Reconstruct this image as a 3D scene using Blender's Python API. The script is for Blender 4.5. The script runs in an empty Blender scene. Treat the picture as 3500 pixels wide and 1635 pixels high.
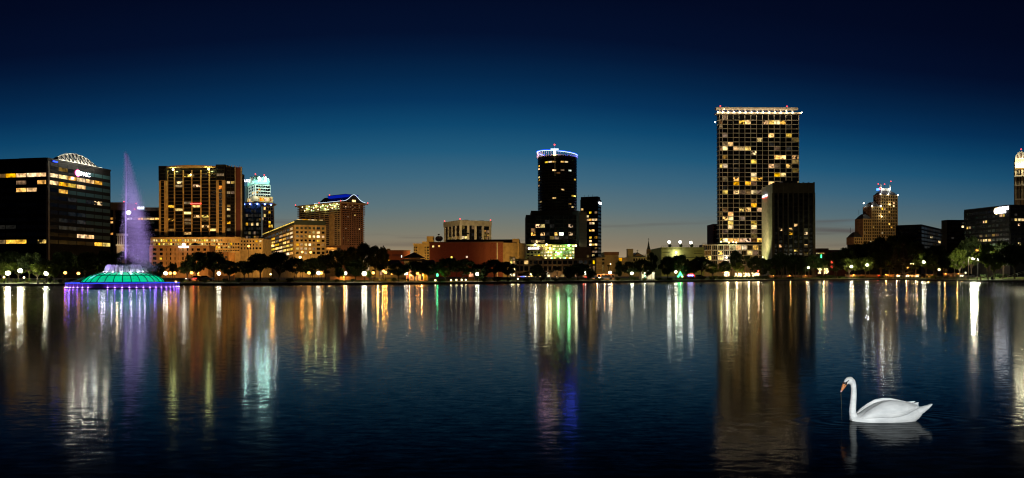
import bpy, math, random
from mathutils import Vector, Matrix
R_ = math.radians
rnd = random.Random(7)
scene = bpy.context.scene
COL = scene.collection

# ------------------------------------------------------------------ camera
F = 2747.0; HX = 1750.0; HY = 946.0; ROLL = 0.0026; CAMZ = 1.98
cam = bpy.data.cameras.new('camera')
cam.sensor_width = 36.0; cam.lens = 36.0 * F / 3500.0
cam.shift_y = (HY - 817.5) / 3500.0
cam.clip_start = 0.1; cam.clip_end = 12000
camo = bpy.data.objects.new('camera', cam); COL.objects.link(camo)
camo.location = (0, 0, CAMZ); camo.rotation_euler = (math.pi / 2, ROLL, 0)
scene.camera = camo

# ------------------------------------------------------------------ dusk sky
world = bpy.data.worlds.new('World'); scene.world = world; world.use_nodes = True
wn = world.node_tree; wn.nodes.clear()
def N(t, kind, **kw):
    n = t.nodes.new(kind)
    for k, v in kw.items():
        setattr(n, k, v)
    return n
def math_(t, op, a, b=None, c=None, clamp=False):
    n = N(t, 'ShaderNodeMath', operation=op, use_clamp=clamp)
    for i, v in enumerate((a, b, c)):
        if v is None: continue
        if hasattr(v, 'is_linked'): t.links.new(v, n.inputs[i])
        else: n.inputs[i].default_value = v
    return n.outputs[0]
def ramp_(t, fac, stops, interp='LINEAR'):
    n = N(t, 'ShaderNodeValToRGB'); n.color_ramp.interpolation = interp
    e = n.color_ramp.elements
    while len(e) < len(stops): e.new(0.5)
    for i, (p, c) in enumerate(stops):
        e[i].position = p; e[i].color = (*c, 1) if len(c) == 3 else c
    t.links.new(fac, n.inputs[0]); return n.outputs[0]
tc = N(wn, 'ShaderNodeTexCoord')
nv = N(wn, 'ShaderNodeVectorMath', operation='NORMALIZE'); wn.links.new(tc.outputs['Generated'], nv.inputs[0])
sx = N(wn, 'ShaderNodeSeparateXYZ'); wn.links.new(nv.outputs[0], sx.inputs[0])
# the afterglow lies a little left of straight ahead; away from it the dark of the night sky comes down lower
az = N(wn, 'ShaderNodeVectorMath', operation='DOT_PRODUCT'); wn.links.new(nv.outputs[0], az.inputs[0])
az.inputs[1].default_value = (-0.06, 0.998, 0)
elev = math_(wn, 'MULTIPLY', math_(wn, 'MULTIPLY', sx.outputs[2], 2.0), math_(wn, 'MULTIPLY_ADD', az.outputs['Value'], -3.1, 4.1))
sky = ramp_(wn, elev, [(0.0, (.52, .34, .17)), (.03, (.40, .29, .165)), (.077, (.245, .200, .135)), (.12, (.178, .186, .152)),
    (.178, (.102, .166, .192)), (.25, (.046, .134, .208)), (.32, (.0145, .098, .193)), (.39, (.0044, .062, .152)), (.46, (.0019, .033, .103)), (.53, (.0012, .0195, .067)), (.6, (.001, .0100, .041)),
    (.66, (.001, .0055, .0265)), (.8, (.0008, .0034, .0175)), (1.0, (.0006, .0025, .013))])
azr = ramp_(wn, math_(wn, 'MULTIPLY_ADD', az.outputs['Value'], 0.5, 0.5), [(0, (.10, .10, .13)), (.5, (.2, .2, .24)), (.85, (.55, .56, .6)), (.93, (.86, .88, .9)), (.985, (1.0, 1.0, 1.0)), (1, (1.06, 1.05, 1.03))])
mul = N(wn, 'ShaderNodeMix', data_type='RGBA', blend_type='MULTIPLY'); mul.inputs[0].default_value = 1
wn.links.new(sky, mul.inputs[6]); wn.links.new(azr, mul.inputs[7])
# thin low streaks of cloud
mp = N(wn, 'ShaderNodeMapping'); mp.inputs['Scale'].default_value = (5, 5, 105); mp.inputs['Location'].default_value = (3.1, .4, 1.7)
wn.links.new(nv.outputs[0], mp.inputs[0])
cn = N(wn, 'ShaderNodeTexNoise'); cn.inputs['Scale'].default_value = 1.0; cn.inputs['Detail'].default_value = 5; wn.links.new(mp.outputs[0], cn.inputs['Vector'])
cl = math_(wn, 'MULTIPLY_ADD', cn.outputs[0], 7.0, -3.95, clamp=True)
band = ramp_(wn, math_(wn, 'MULTIPLY', sx.outputs[2], 10.0), [(0, (0, 0, 0)), (.22, (.1, .1, .1)), (.42, (1, 1, 1)), (.66, (.8, .8, .8)), (.8, (0, 0, 0))])
cf = math_(wn, 'MULTIPLY', math_(wn, 'MULTIPLY', cl, band), 0.5)
# long dark cloud streaks low over the right-hand skyline
ca = math_(wn, 'DIVIDE', sx.outputs[0], math_(wn, 'MAXIMUM', sx.outputs[1], .05)); ce = math_(wn, 'DIVIDE', sx.outputs[2], math_(wn, 'MAXIMUM', sx.outputs[1], .05))
cwob = math_(wn, 'MULTIPLY', math_(wn, 'SUBTRACT', cn.outputs[0], .5), .012)
for a0, hw, e0, sg, slope, k in ((.395, .045, .0672, .0020, .03, .5), (.418, .060, .0560, .0036, -.06, .75), (.380, .030, .0530, .0016, -.03, .4), (-.13, .09, .0405, .0030, .0, .35)):
    da = math_(wn, 'SUBTRACT', ca, a0); de = math_(wn, 'SUBTRACT', math_(wn, 'SUBTRACT', math_(wn, 'ADD', ce, cwob), e0), math_(wn, 'MULTIPLY', da, slope))
    ex = math_(wn, 'ADD', math_(wn, 'POWER', math_(wn, 'ABSOLUTE', math_(wn, 'DIVIDE', da, hw)), 2.5), math_(wn, 'POWER', math_(wn, 'ABSOLUTE', math_(wn, 'DIVIDE', de, sg)), 2.0))
    cf = math_(wn, 'MAXIMUM', cf, math_(wn, 'MULTIPLY', math_(wn, 'POWER', 2.718, math_(wn, 'MULTIPLY', ex, -1.0)), k))
cm = N(wn, 'ShaderNodeMix', data_type='RGBA'); wn.links.new(cf, cm.inputs[0]); wn.links.new(mul.outputs[2], cm.inputs[6])
cm.inputs[7].default_value = (.085, .070, .068, 1)
bg = N(wn, 'ShaderNodeBackground'); wn.links.new(cm.outputs[2], bg.inputs[0]); bg.inputs[1].default_value = 1.0
wo = N(wn, 'ShaderNodeOutputWorld'); wn.links.new(bg.outputs[0], wo.inputs[0])

vs = scene.view_settings
vs.view_transform = 'Standard'; vs.look = 'None'; vs.exposure = 0.0; vs.gamma = 1.0; vs.use_curve_mapping = False
cy = scene.cycles
cy.use_denoising = True; cy.filter_width = 1.15
try: cy.denoiser = 'OPENIMAGEDENOISE'
except Exception: pass
cy.max_bounces = 6; cy.diffuse_bounces = 2; cy.glossy_bounces = 4; cy.transparent_max_bounces = 16; cy.transmission_bounces = 3
cy.sample_clamp_indirect = 12.0; cy.sample_clamp_direct = 0.0
cy.use_light_tree = True; cy.caustics_reflective = True; cy.blur_glossy = 0.0

# ------------------------------------------------------------------ pixels of the photograph to the place
def Zp(px, py, d): return CAMZ + (HY - py - (px - HX) * ROLL) / F * d
def Xp(px, d): return (px - HX) / F * d
def P(px, py, d): return Vector((Xp(px, d), d, Zp(px, py, d)))
SH = [(-2600, 150), (-900, 178), (-300, 192), (0, 198), (600, 196), (1000, 194), (1400, 209), (1800, 236), (2200, 256), (2600, 312), (2850, 352), (3000, 368), (3120, 335), (3200, 300), (3350, 247), (3500, 230), (4100, 205), (6000, 150)]
def shore(px):
    for (a, da), (b, db) in zip(SH, SH[1:]):
        if a <= px <= b:
            t = (px - a) / (b - a); return da + (db - da) * t
    return SH[0][1] if px < SH[0][0] else SH[-1][1]
def ground_z(px, d):
    o = d - shore(px)
    for (a, za), (b, zb) in zip(GP, GP[1:]):
        if o <= b: return za + (zb - za) * max(0, o - a) / (b - a)
    return GP[-1][1]
GP = [(0, .42), (1.2, .5), (5, .72), (8.5, .8), (25, 1.15), (60, 1.9), (4000, 2.0)]

# ------------------------------------------------------------------ materials
MATS = {}
def newmat(name):
    m = bpy.data.materials.new(name); m.use_nodes = True; MATS[name] = m
    t = m.node_tree; t.nodes.clear(); out = N(t, 'ShaderNodeOutputMaterial')
    return m, t, out
def surf(name, col, rough=.7, metal=0., vary=.25, scale=.6, spec=.4, trans=0., dirt=0.):
    m, t, out = newmat(name)
    b = N(t, 'ShaderNodeBsdfPrincipled'); b.inputs['Roughness'].default_value = rough; b.inputs['Metallic'].default_value = metal
    b.inputs['Specular IOR Level'].default_value = spec
    g = N(t, 'ShaderNodeNewGeometry')
    n = N(t, 'ShaderNodeTexNoise'); n.inputs['Scale'].default_value = scale; n.inputs['Detail'].default_value = 6; t.links.new(g.outputs['Position'], n.inputs['Vector'])
    lo = tuple(c * (1 - vary) for c in col); hi = tuple(min(.95, c * (1 + vary)) for c in col)
    c = ramp_(t, n.outputs[0], [(.3, lo), (.7, hi)])
    oi = N(t, 'ShaderNodeObjectInfo')
    hs = N(t, 'ShaderNodeHueSaturation'); t.links.new(c, hs.inputs['Color'])
    t.links.new(math_(t, 'MULTIPLY_ADD', oi.outputs['Random'], .3 * vary / .25, 1 - .15 * vary / .25), hs.inputs['Value'])
    t.links.new(hs.outputs[0], b.inputs['Base Color'])
    bn = N(t, 'ShaderNodeTexNoise'); bn.inputs['Scale'].default_value = scale * 14; t.links.new(g.outputs['Position'], bn.inputs['Vector'])
    t.links.new(math_(t, 'MULTIPLY_ADD', bn.outputs[0], .25, rough - .12, clamp=True), b.inputs['Roughness'])
    if trans:
        tr = N(t, 'ShaderNodeBsdfTranslucent'); t.links.new(hs.outputs[0], tr.inputs[0])
        mx = N(t, 'ShaderNodeMixShader'); mx.inputs[0].default_value = trans
        t.links.new(b.outputs[0], mx.inputs[1]); t.links.new(tr.outputs[0], mx.inputs[2]); t.links.new(mx.outputs[0], out.inputs[0])
    else: t.links.new(b.outputs[0], out.inputs[0])
    return m
def glow(name, col, strength, sample=False):
    m, t, out = newmat(name)
    e = N(t, 'ShaderNodeEmission'); e.inputs[0].default_value = (*col, 1); e.inputs[1].default_value = strength
    t.links.new(e.outputs[0], out.inputs[0])
    m.cycles.emission_sampling = 'AUTO' if sample else 'NONE'
    return m
def litwin(name, col, strength, contrast=1.0, scale=.9, base=.16):
    """a room seen through glass at night: uneven light, furniture and blinds as darker patches"""
    m, t, out = newmat(name)
    g = N(t, 'ShaderNodeNewGeometry'); oi = N(t, 'ShaderNodeObjectInfo')
    n = N(t, 'ShaderNodeTexNoise', noise_dimensions='4D'); n.inputs['Scale'].default_value = scale * .7; n.inputs['Detail'].default_value = 1
    t.links.new(g.outputs['Position'], n.inputs['Vector']); t.links.new(math_(t, 'MULTIPLY', oi.outputs['Random'], 40.), n.inputs['W'])
    v = N(t, 'ShaderNodeTexVoronoi', feature='F1', distance='CHEBYCHEV'); v.inputs['Scale'].default_value = scale * 1.3; t.links.new(g.outputs['Position'], v.inputs['Vector'])
    a = math_(t, 'MULTIPLY_ADD', n.outputs[0], 3.4 * contrast, .5 - 1.7 * contrast + .1, clamp=True)
    sep = N(t, 'ShaderNodeSeparateColor'); t.links.new(v.outputs['Color'], sep.inputs[0])
    a2 = math_(t, 'MULTIPLY', a, math_(t, 'MULTIPLY_ADD', sep.outputs[0], .7, .5))
    k = math_(t, 'MULTIPLY', math_(t, 'MULTIPLY_ADD', a2, 1.1, base), math_(t, 'MULTIPLY_ADD', oi.outputs['Random'], .9, .5))
    e = N(t, 'ShaderNodeEmission'); hs = N(t, 'ShaderNodeHueSaturation'); hs.inputs['Color'].default_value = (*col, 1)
    r2 = math_(t, 'FRACT', math_(t, 'MULTIPLY', oi.outputs['Random'], 17.3)); t.links.new(math_(t, 'MULTIPLY_ADD', r2, .045, .475), hs.inputs['Hue']); t.links.new(math_(t, 'MULTIPLY_ADD', math_(t, 'FRACT', math_(t, 'MULTIPLY', oi.outputs['Random'], 7.7)), .5, .72), hs.inputs['Saturation'])
    t.links.new(hs.outputs[0], e.inputs[0])
    t.links.new(math_(t, 'MULTIPLY', k, strength), e.inputs[1])
    gl = N(t, 'ShaderNodeBsdfGlossy'); gl.inputs['Roughness'].default_value = .08; gl.inputs[0].default_value = (.06, .06, .06, 1)
    ad = N(t, 'ShaderNodeAddShader'); t.links.new(e.outputs[0], ad.inputs[0]); t.links.new(gl.outputs[0], ad.inputs[1])
    t.links.new(ad.outputs[0], out.inputs[0]); m.cycles.emission_sampling = 'NONE'
    return m
surf('tan', (.34, .27, .17), .85); surf('gold_stucco', (.42, .30, .14), .85); surf('concrete', (.36, .34, .29), .88)
surf('pale_concrete', (.52, .48, .40), .85); surf('brown_stone', (.16, .085, .055), .8); surf('brick', (.20, .062, .038), .9, scale=2.5)
surf('balcony_brown', (.055, .035, .022), .8); surf('shaded_concrete', (.075, .062, .042), .85); surf('maroon', (.10, .03, .03), .8); surf('dark_metal', (.022, .022, .025), .45, .3); surf('black_roof', (.012, .012, .014), .8)
surf('dark_frame', (.010, .010, .011), .6, spec=.12); surf('white_paint', (.78, .77, .73), .6, vary=.08); surf('white_stone', (.62, .62, .58), .75, vary=.12)
surf('slate', (.03, .03, .038), .55); surf('copper_roof', (.22, .42, .38), .5); surf('glass_panel', (.04, .06, .07), .16, .0, spec=.8, vary=.1)
surf('tree_bark', (.10, .075, .05), .95, scale=4); surf('pale_bark', (.20, .165, .12), .95, scale=4)
surf('grass', (.095, .14, .030), .95, vary=.45, scale=.9, spec=.1); surf('path_paving', (.30, .28, .25), .9, scale=1.2); surf('asphalt', (.05, .05, .05), .9)
surf('bank_wall', (.045, .04, .034), .9, scale=1.5); surf('soil', (.05, .04, .025), .95)
surf('iron', (.02, .02, .02), .5, .4); surf('wood', (.10, .065, .04), .8); surf('orange_stucco', (.50, .30, .15), .85)
surf('car_silver', (.35, .35, .36), .3, .6, vary=.05); surf('car_dark', (.03, .03, .04), .3, .3, vary=.05); surf('car_red', (.25, .02, .02), .3, .2, vary=.05); surf('rubber', (.015, .015, .015), .9)
surf('awning', (.02, .018, .02), .9); surf('olive_stucco', (.36, .33, .12), .9, vary=.18)
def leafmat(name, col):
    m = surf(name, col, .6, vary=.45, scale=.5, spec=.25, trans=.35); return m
leafmat('oak_leaf', (.045, .07, .018)); leafmat('lamplit_leaf', (.15, .20, .028)); leafmat('palm_leaf', (.05, .07, .025)); leafmat('cypress_leaf', (.085, .075, .035)); leafmat('hedge_leaf', (.045, .075, .02))  # the lighter green of lamp-lit leaves carries some of the lamplight
def darkglass(name, col, rough=.12):
    m, t, out = newmat(name)
    b = N(t, 'ShaderNodeBsdfPrincipled'); b.inputs['Base Color'].default_value = (*col, 1); b.inputs['Roughness'].default_value = rough
    oi = N(t, 'ShaderNodeObjectInfo'); t.links.new(math_(t, 'MULTIPLY_ADD', oi.outputs['Random'], .16, rough - .04), b.inputs['Roughness'])
    t.links.new(b.outputs[0], out.inputs[0]); return m
darkglass('glass', (.006, .007, .009)); darkglass('blue_sheen_glass', (.035, .10, .115), .3); darkglass('sky_glass', (.05, .07, .08), .1)  # the blue panes hold the sky's teal reflection in their base colour
litwin('lit', (1., .62, .17), 1.25, .9); litwin('lit_bright', (1., .72, .26), 1.9, .9); litwin('lit_dim', (1., .62, .25), .22); litwin('lit_orange', (1., .45, .10), 1.2)
litwin('lit_white', (.92, 1., .82), 1.6); litwin('lit_spot', (1., .62, .18), 1.3, 2.6, 1.1, .015); litwin('lit_green', (.75, 1., .35), 1.5); litwin('lit_faint', (.8, .75, .6), .022)
litwin('garage_glow', (.95, .72, .14), 1.4, 1.2, 1.4); litwin('garage_dim', (1., .75, .22), .35, 1.2, 1.4)
glow('lamp_white', (1., .92, .70), 14); glow('lamp_warm', (1., .74, .30), 8); glow('lamp_sodium', (1., .42, .08), 6); glow('lamp_red', (1., .05, .03), 22); glow('lamp_green', (.2, 1., .35), 30); glow('lamp_blue', (.12, .22, 1.), 22)
glow('beacon_red', (1., .05, .05), 4); glow('sign_white', (1., .97, 1.), 4.5); glow('sign_blue', (.06, .2, 1.), 6); glow('sign_red', (1., .05, .04), 5); glow('sign_pink', (1., .1, .35), 7)
glow('led_white', (.70, .86, 1.), 2.0); glow('led_blue', (.012, .04, 1.), 8.0); glow('blue_wash', (.004, .03, .9), .36); glow('neon_green', (.05, 1., .25), 6); glow('tail_red', (1., .03, .015), 7); glow('head_white', (1., .9, .72), 14)
glow('bulb_warm', (1., .72, .34), 5.5); glow('bulb_red', (1., .09, .05), 5); glow('teal_light', (.05, .7, .5), .8); glow('cream_light', (1., .86, .5), 1.3)

# ------------------------------------------------------------------ mesh building
class MB:
    def __init__(s): s.v = []; s.f = []
    def quad(s, a, b, c, d):
        i = len(s.v); s.v += [tuple(a), tuple(b), tuple(c), tuple(d)]; s.f.append((i, i + 1, i + 2, i + 3)); return s
    def poly(s, pts):
        i = len(s.v); s.v += [tuple(p) for p in pts]; s.f.append(tuple(range(i, i + len(pts)))); return s
    def box(s, x0, x1, y0, y1, z0, z1):
        i = len(s.v)
        s.v += [(x0, y0, z0), (x1, y0, z0), (x1, y1, z0), (x0, y1, z0), (x0, y0, z1), (x1, y0, z1), (x1, y1, z1), (x0, y1, z1)]
        s.f += [tuple(i + k for k in q) for q in ((0, 3, 2, 1), (4, 5, 6, 7), (0, 1, 5, 4), (1, 2, 6, 5), (2, 3, 7, 6), (3, 0, 4, 7))]; return s
    def ring(s, pts): i = len(s.v); s.v += [tuple(p) for p in pts]; return list(range(i, i + len(pts)))
    def loft(s, rings, cap=True):
        ids = [s.ring(r) for r in rings]; n = len(ids[0])
        for a, b in zip(ids, ids[1:]):
            for k in range(n): s.f.append((a[k], a[(k + 1) % n], b[(k + 1) % n], b[k]))
        if cap: s.f.append(tuple(reversed(ids[0]))); s.f.append(tuple(ids[-1]))
        return s
    def tube(s, pts, rad, n=6):
        pts = [Vector(p) for p in pts]
        if not hasattr(rad, '__len__'): rad = [rad] * len(pts)
        rings = []
        for i, p in enumerate(pts):
            d = (pts[min(i + 1, len(pts) - 1)] - pts[max(i - 1, 0)]).normalized()
            a = d.orthogonal().normalized() if abs(d.z) < .99 else Vector((1, 0, 0))
            if abs(d.z) < .99: a = d.cross(Vector((0, 0, 1))).normalized()
            b = d.cross(a)
            rings.append([p + (a * math.cos(2 * math.pi * k / n) + b * math.sin(2 * math.pi * k / n)) * rad[i] for k in range(n)])
        return s.loft(rings)
    def lathe(s, prof, c=(0, 0), n=16, cap=True):
        return s.loft([[(c[0] + r * math.cos(2 * math.pi * k / n), c[1] + r * math.sin(2 * math.pi * k / n), z) for k in range(n)] for r, z in prof], cap)
    def prism(s, poly, z0, z1): return s.loft([[(x, y, z0) for x, y in poly], [(x, y, z1) for x, y in poly]])
    def extrude_y(s, poly, y0, y1): return s.loft([[(x, y0, z) for x, z in poly], [(x, y1, z) for x, z in poly]])
    def extrude_x(s, poly, x0, x1): return s.loft([[(x0, y, z) for y, z in poly], [(x1, y, z) for y, z in poly]])
    def sphere(s, c, r, n=10, m=6, sz=1.):
        return s.loft([[(c[0] + r * math.sin(math.pi * (j + .02) / (m + .04)) * math.cos(2 * math.pi * k / n), c[1] + r * math.sin(math.pi * (j + .02) / (m + .04)) * math.sin(2 * math.pi * k / n), c[2] - r * sz * math.cos(math.pi * (j + .02) / (m + .04))) for k in range(n)] for j in range(m + 1)])
    def mesh(s, name, mat, smooth=False):
        me = bpy.data.meshes.new(name); me.from_pydata(s.v, [], s.f); me.update()
        if mat: me.materials.append(MATS[mat])
        if smooth: me.polygons.foreach_set('use_smooth', [True] * len(me.polygons))
        return me
    def build(s, name, mat, parent=None, smooth=False):
        return link(name, s.mesh(name, mat, smooth), parent)
def link(name, data, parent=None):
    o = bpy.data.objects.new(name, data); COL.objects.link(o)
    if parent is not None: o.parent = parent
    return o
LABELS = {}
def tag(o, label, cat, group=None):
    o['label'] = label; o['category'] = cat
    if group: o['group'] = group
    if label in LABELS: print('DUP LABEL', label)
    LABELS[label] = 1
    return o
def thing(name, label, cat, loc=(0, 0, 0), rz=0., group=None, scale=None):
    o = link(name, None); o.location = loc; o.rotation_euler = (0, 0, rz)
    if scale: o.scale = scale
    return tag(o, label, cat, group)
def struct(o): o['kind'] = 'structure'; return o
def stuff(o): o['kind'] = 'stuff'; return o
def pointlight(parent, loc, power, col, radius=.3):
    l = bpy.data.lights.new('light', 'POINT'); l.energy = power; l.color = col; l.shadow_soft_size = radius
    o = link('light', l, parent); o.location = loc; return o
def spotlight(parent, loc, target, power, col, deg=60, blend=.5, radius=.3):
    l = bpy.data.lights.new('light', 'SPOT'); l.energy = power; l.color = col; l.shadow_soft_size = radius; l.spot_size = R_(deg); l.spot_blend = blend
    o = link('light', l, parent); o.location = loc
    o.rotation_euler = (Vector(target) - Vector(loc)).to_track_quat('-Z', 'Y').to_euler(); return o
def text_mesh(txt, size, mat, extrude=.08):
    c = bpy.data.curves.new('letters', 'FONT'); c.body = txt; c.size = size; c.extrude = extrude; c.align_x = 'CENTER'; c.align_y = 'CENTER'; c.offset = size * .012
    o = bpy.data.objects.new('letters', c); COL.objects.link(o)
    bpy.context.view_layer.update()
    me = bpy.data.meshes.new_from_object(o.evaluated_get(bpy.context.evaluated_depsgraph_get()))
    bpy.data.objects.remove(o); me.materials.clear(); me.materials.append(MATS[mat]); return me

# ------------------------------------------------------------------ buildings: local x runs along the right-hand face, local y along the left-hand face, both away from the near corner
BOXES = {}
class B:
    def __init__(s, name, label, cat, px, d, theta, pxr, pxl=None, depth=20., group=None):
        s.px, s.d, s.th = px, d, R_(theta); s.C = Vector((Xp(px, d), d))
        s.r = Vector((math.cos(s.th), math.sin(s.th))); s.l = Vector((-math.sin(s.th), math.cos(s.th)))
        s.W = s.u('R', pxr); s.D = s.u('L', pxl) if pxl is not None else depth
        s.o = thing(name, label, cat, (s.C.x, s.C.y, 0), s.th, group); s.count = {}
    def u(s, face, px):
        k = (px - HX) / F; v = s.r if face == 'R' else s.l
        return (k * s.C.y - s.C.x) / (v.x - k * v.y)
    def us(s, face, *pxs): return [s.u(face, p) for p in pxs]
    def z(s, py, px=None, d=None): return Zp(s.px if px is None else px, py, s.d if d is None else d)
    def part(s, name, mb, mat, parent=None, smooth=False): return mb.build(name, mat, parent or s.o, smooth)
    def fb(s, face, u0, u1, z0, z1, o0, o1, mb=None):
        mb = mb or MB()
        if face == 'R': mb.box(u0, u1, -o1, -o0, z0, z1)
        elif face == 'L': mb.box(-o1, -o0, u0, u1, z0, z1)
        return mb
    def body(s, z1, mat='dark_frame', name='wall', z0=0., x0=0., x1=None, y0=0., y1=None):
        return s.part(name, MB().box(x0, s.W if x1 is None else x1, y0, s.D if y1 is None else y1, z0, z1), mat)
    def piece(s, name, face, u0, u1, z0, z1, o0, o1, mat, parent=None):
        """a box-shaped piece; alike pieces share their mesh"""
        w, h, t = round(u1 - u0, 2), round(z1 - z0, 2), round(o1 - o0, 3)
        key = (name, face, w, h, t, mat)
        me = BOXES.get(key)
        if me is None:
            m = MB()
            if face == 'R': m.box(-w / 2, w / 2, -t, 0, 0, h)
            else: m.box(-t, 0, -w / 2, w / 2, 0, h)
            me = BOXES[key] = m.mesh(name, mat)
        o = link(name, me, parent or s.o); c = (u0 + u1) / 2
        o.location = (c, -o0, z0) if face == 'R' else (-o0, c, z0)
        return o
    def grid(s, face, us, zs, lit, frame='tan', colw=.35, slabh=.5, proud=.25, pane='glass', p=0., litset=('lit',), cols=True, slabs=True, seed=1, cap=300, u_frac=1., win='window', wide=None):
        """rows of windows between projecting columns and floor slabs. zs runs from top to bottom; lit is a list of row strings from the top"""
        q = random.Random(seed); n = len(us) - 1; m = len(zs) - 1
        key = {'w': 'lit', 'b': 'lit_bright', 'd': 'lit_dim', 'o': 'lit_orange', 's': 'lit_spot', 'g': 'lit_green', 'c': 'lit_white', 'f': 'lit_faint', 'G': 'garage_glow', 'H': 'garage_dim', 'k': 'blue_sheen_glass', 'y': 'sky_glass'}
        jobs = []
        for j in range(m):
            row = lit[j] if lit and j < len(lit) else ''
            for i in range(n):
                ch = row[i] if i < len(row) else '.'
                if ch == ' ': continue
                mat = key.get(ch, pane)
                if ch == '.' and p and q.random() < p: mat = q.choice(litset)
                a, b = sorted((us[i], us[i + 1])); a += colw / 2; b -= colw / 2
                z1, z0 = zs[j] - slabh / 2, zs[j + 1] + slabh / 2
                jobs.append((mat == pane, a, b, z0, z1, mat))
        jobs.sort(key=lambda t: t[0])
        rest = MB()
        for dark, a, b, z0, z1, mat in jobs:
            c = s.count.get(win, 0)
            if c < cap: s.piece(win, face, a, b, z0, z1, 0., .07, mat); s.count[win] = c + 1
            else: s.fb(face, a, b, z0, z1, 0., .07, rest)
        if rest.v: stuff(s.part('window_rows', rest, pane))
        lo, hi = min(us), max(us)
        if cols:
            for u_ in us: s.piece('column', face, u_ - colw / 2, u_ + colw / 2, zs[-1] - slabh / 2, zs[0] + slabh / 2, -.05, proud, frame)
        if slabs:
            for z_ in zs: s.piece('floor_slab', face, lo, hi, z_ - slabh / 2, z_ + slabh / 2, -.05, proud - .04, frame)
    def text(s, txt, face, u, z, h, mat, out=.35, name='sign', w=None):
        me = text_mesh(txt, h * 1.38, mat); o = link(name, me, s.o)
        o.rotation_euler = (math.pi / 2, 0, 0) if face == 'R' else (math.pi / 2, 0, -math.pi / 2)
        o.location = (u, -out, z) if face == 'R' else (-out, u, z)
        if w:
            xs = [v.co.x for v in me.vertices]; o.scale.x = w / (max(xs) - min(xs))
        return o
    def disc(s, face, u, z, r, mat, out=.3, name='sign_disc'):
        pts = [(r * math.cos(k * math.pi / 10), r * math.sin(k * math.pi / 10)) for k in range(20)]
        m = MB()
        if face == 'R': m.loft([[(u + a, -out, z + b) for a, b in pts], [(u + a, -out - .15, z + b) for a, b in pts]])
        else: m.loft([[(-out, u + a, z + b) for a, b in pts], [(-out - .15, u + a, z + b) for a, b in pts]])
        return s.part(name, m, mat)
    def beacon(s, x, y, z, mat='beacon_red', r=.45, mast=1.2):
        r *= .72
        o = s.part('beacon_mast', MB().tube([(x, y, z - mast), (x, y, z)], .09), 'dark_metal')
        return s.part('beacon', MB().sphere((x, y, z + r * .6), r, 8, 6), mat, parent=o)
    def at(s, px, d, z):
        """local coordinates of a point of the place"""
        v = Vector((Xp(px, d), d)) - s.C; return (v.dot(s.r), v.dot(s.l), z)
def lin(a, b, n): return [a + (b - a) * i / n for i in range(n + 1)]

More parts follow.
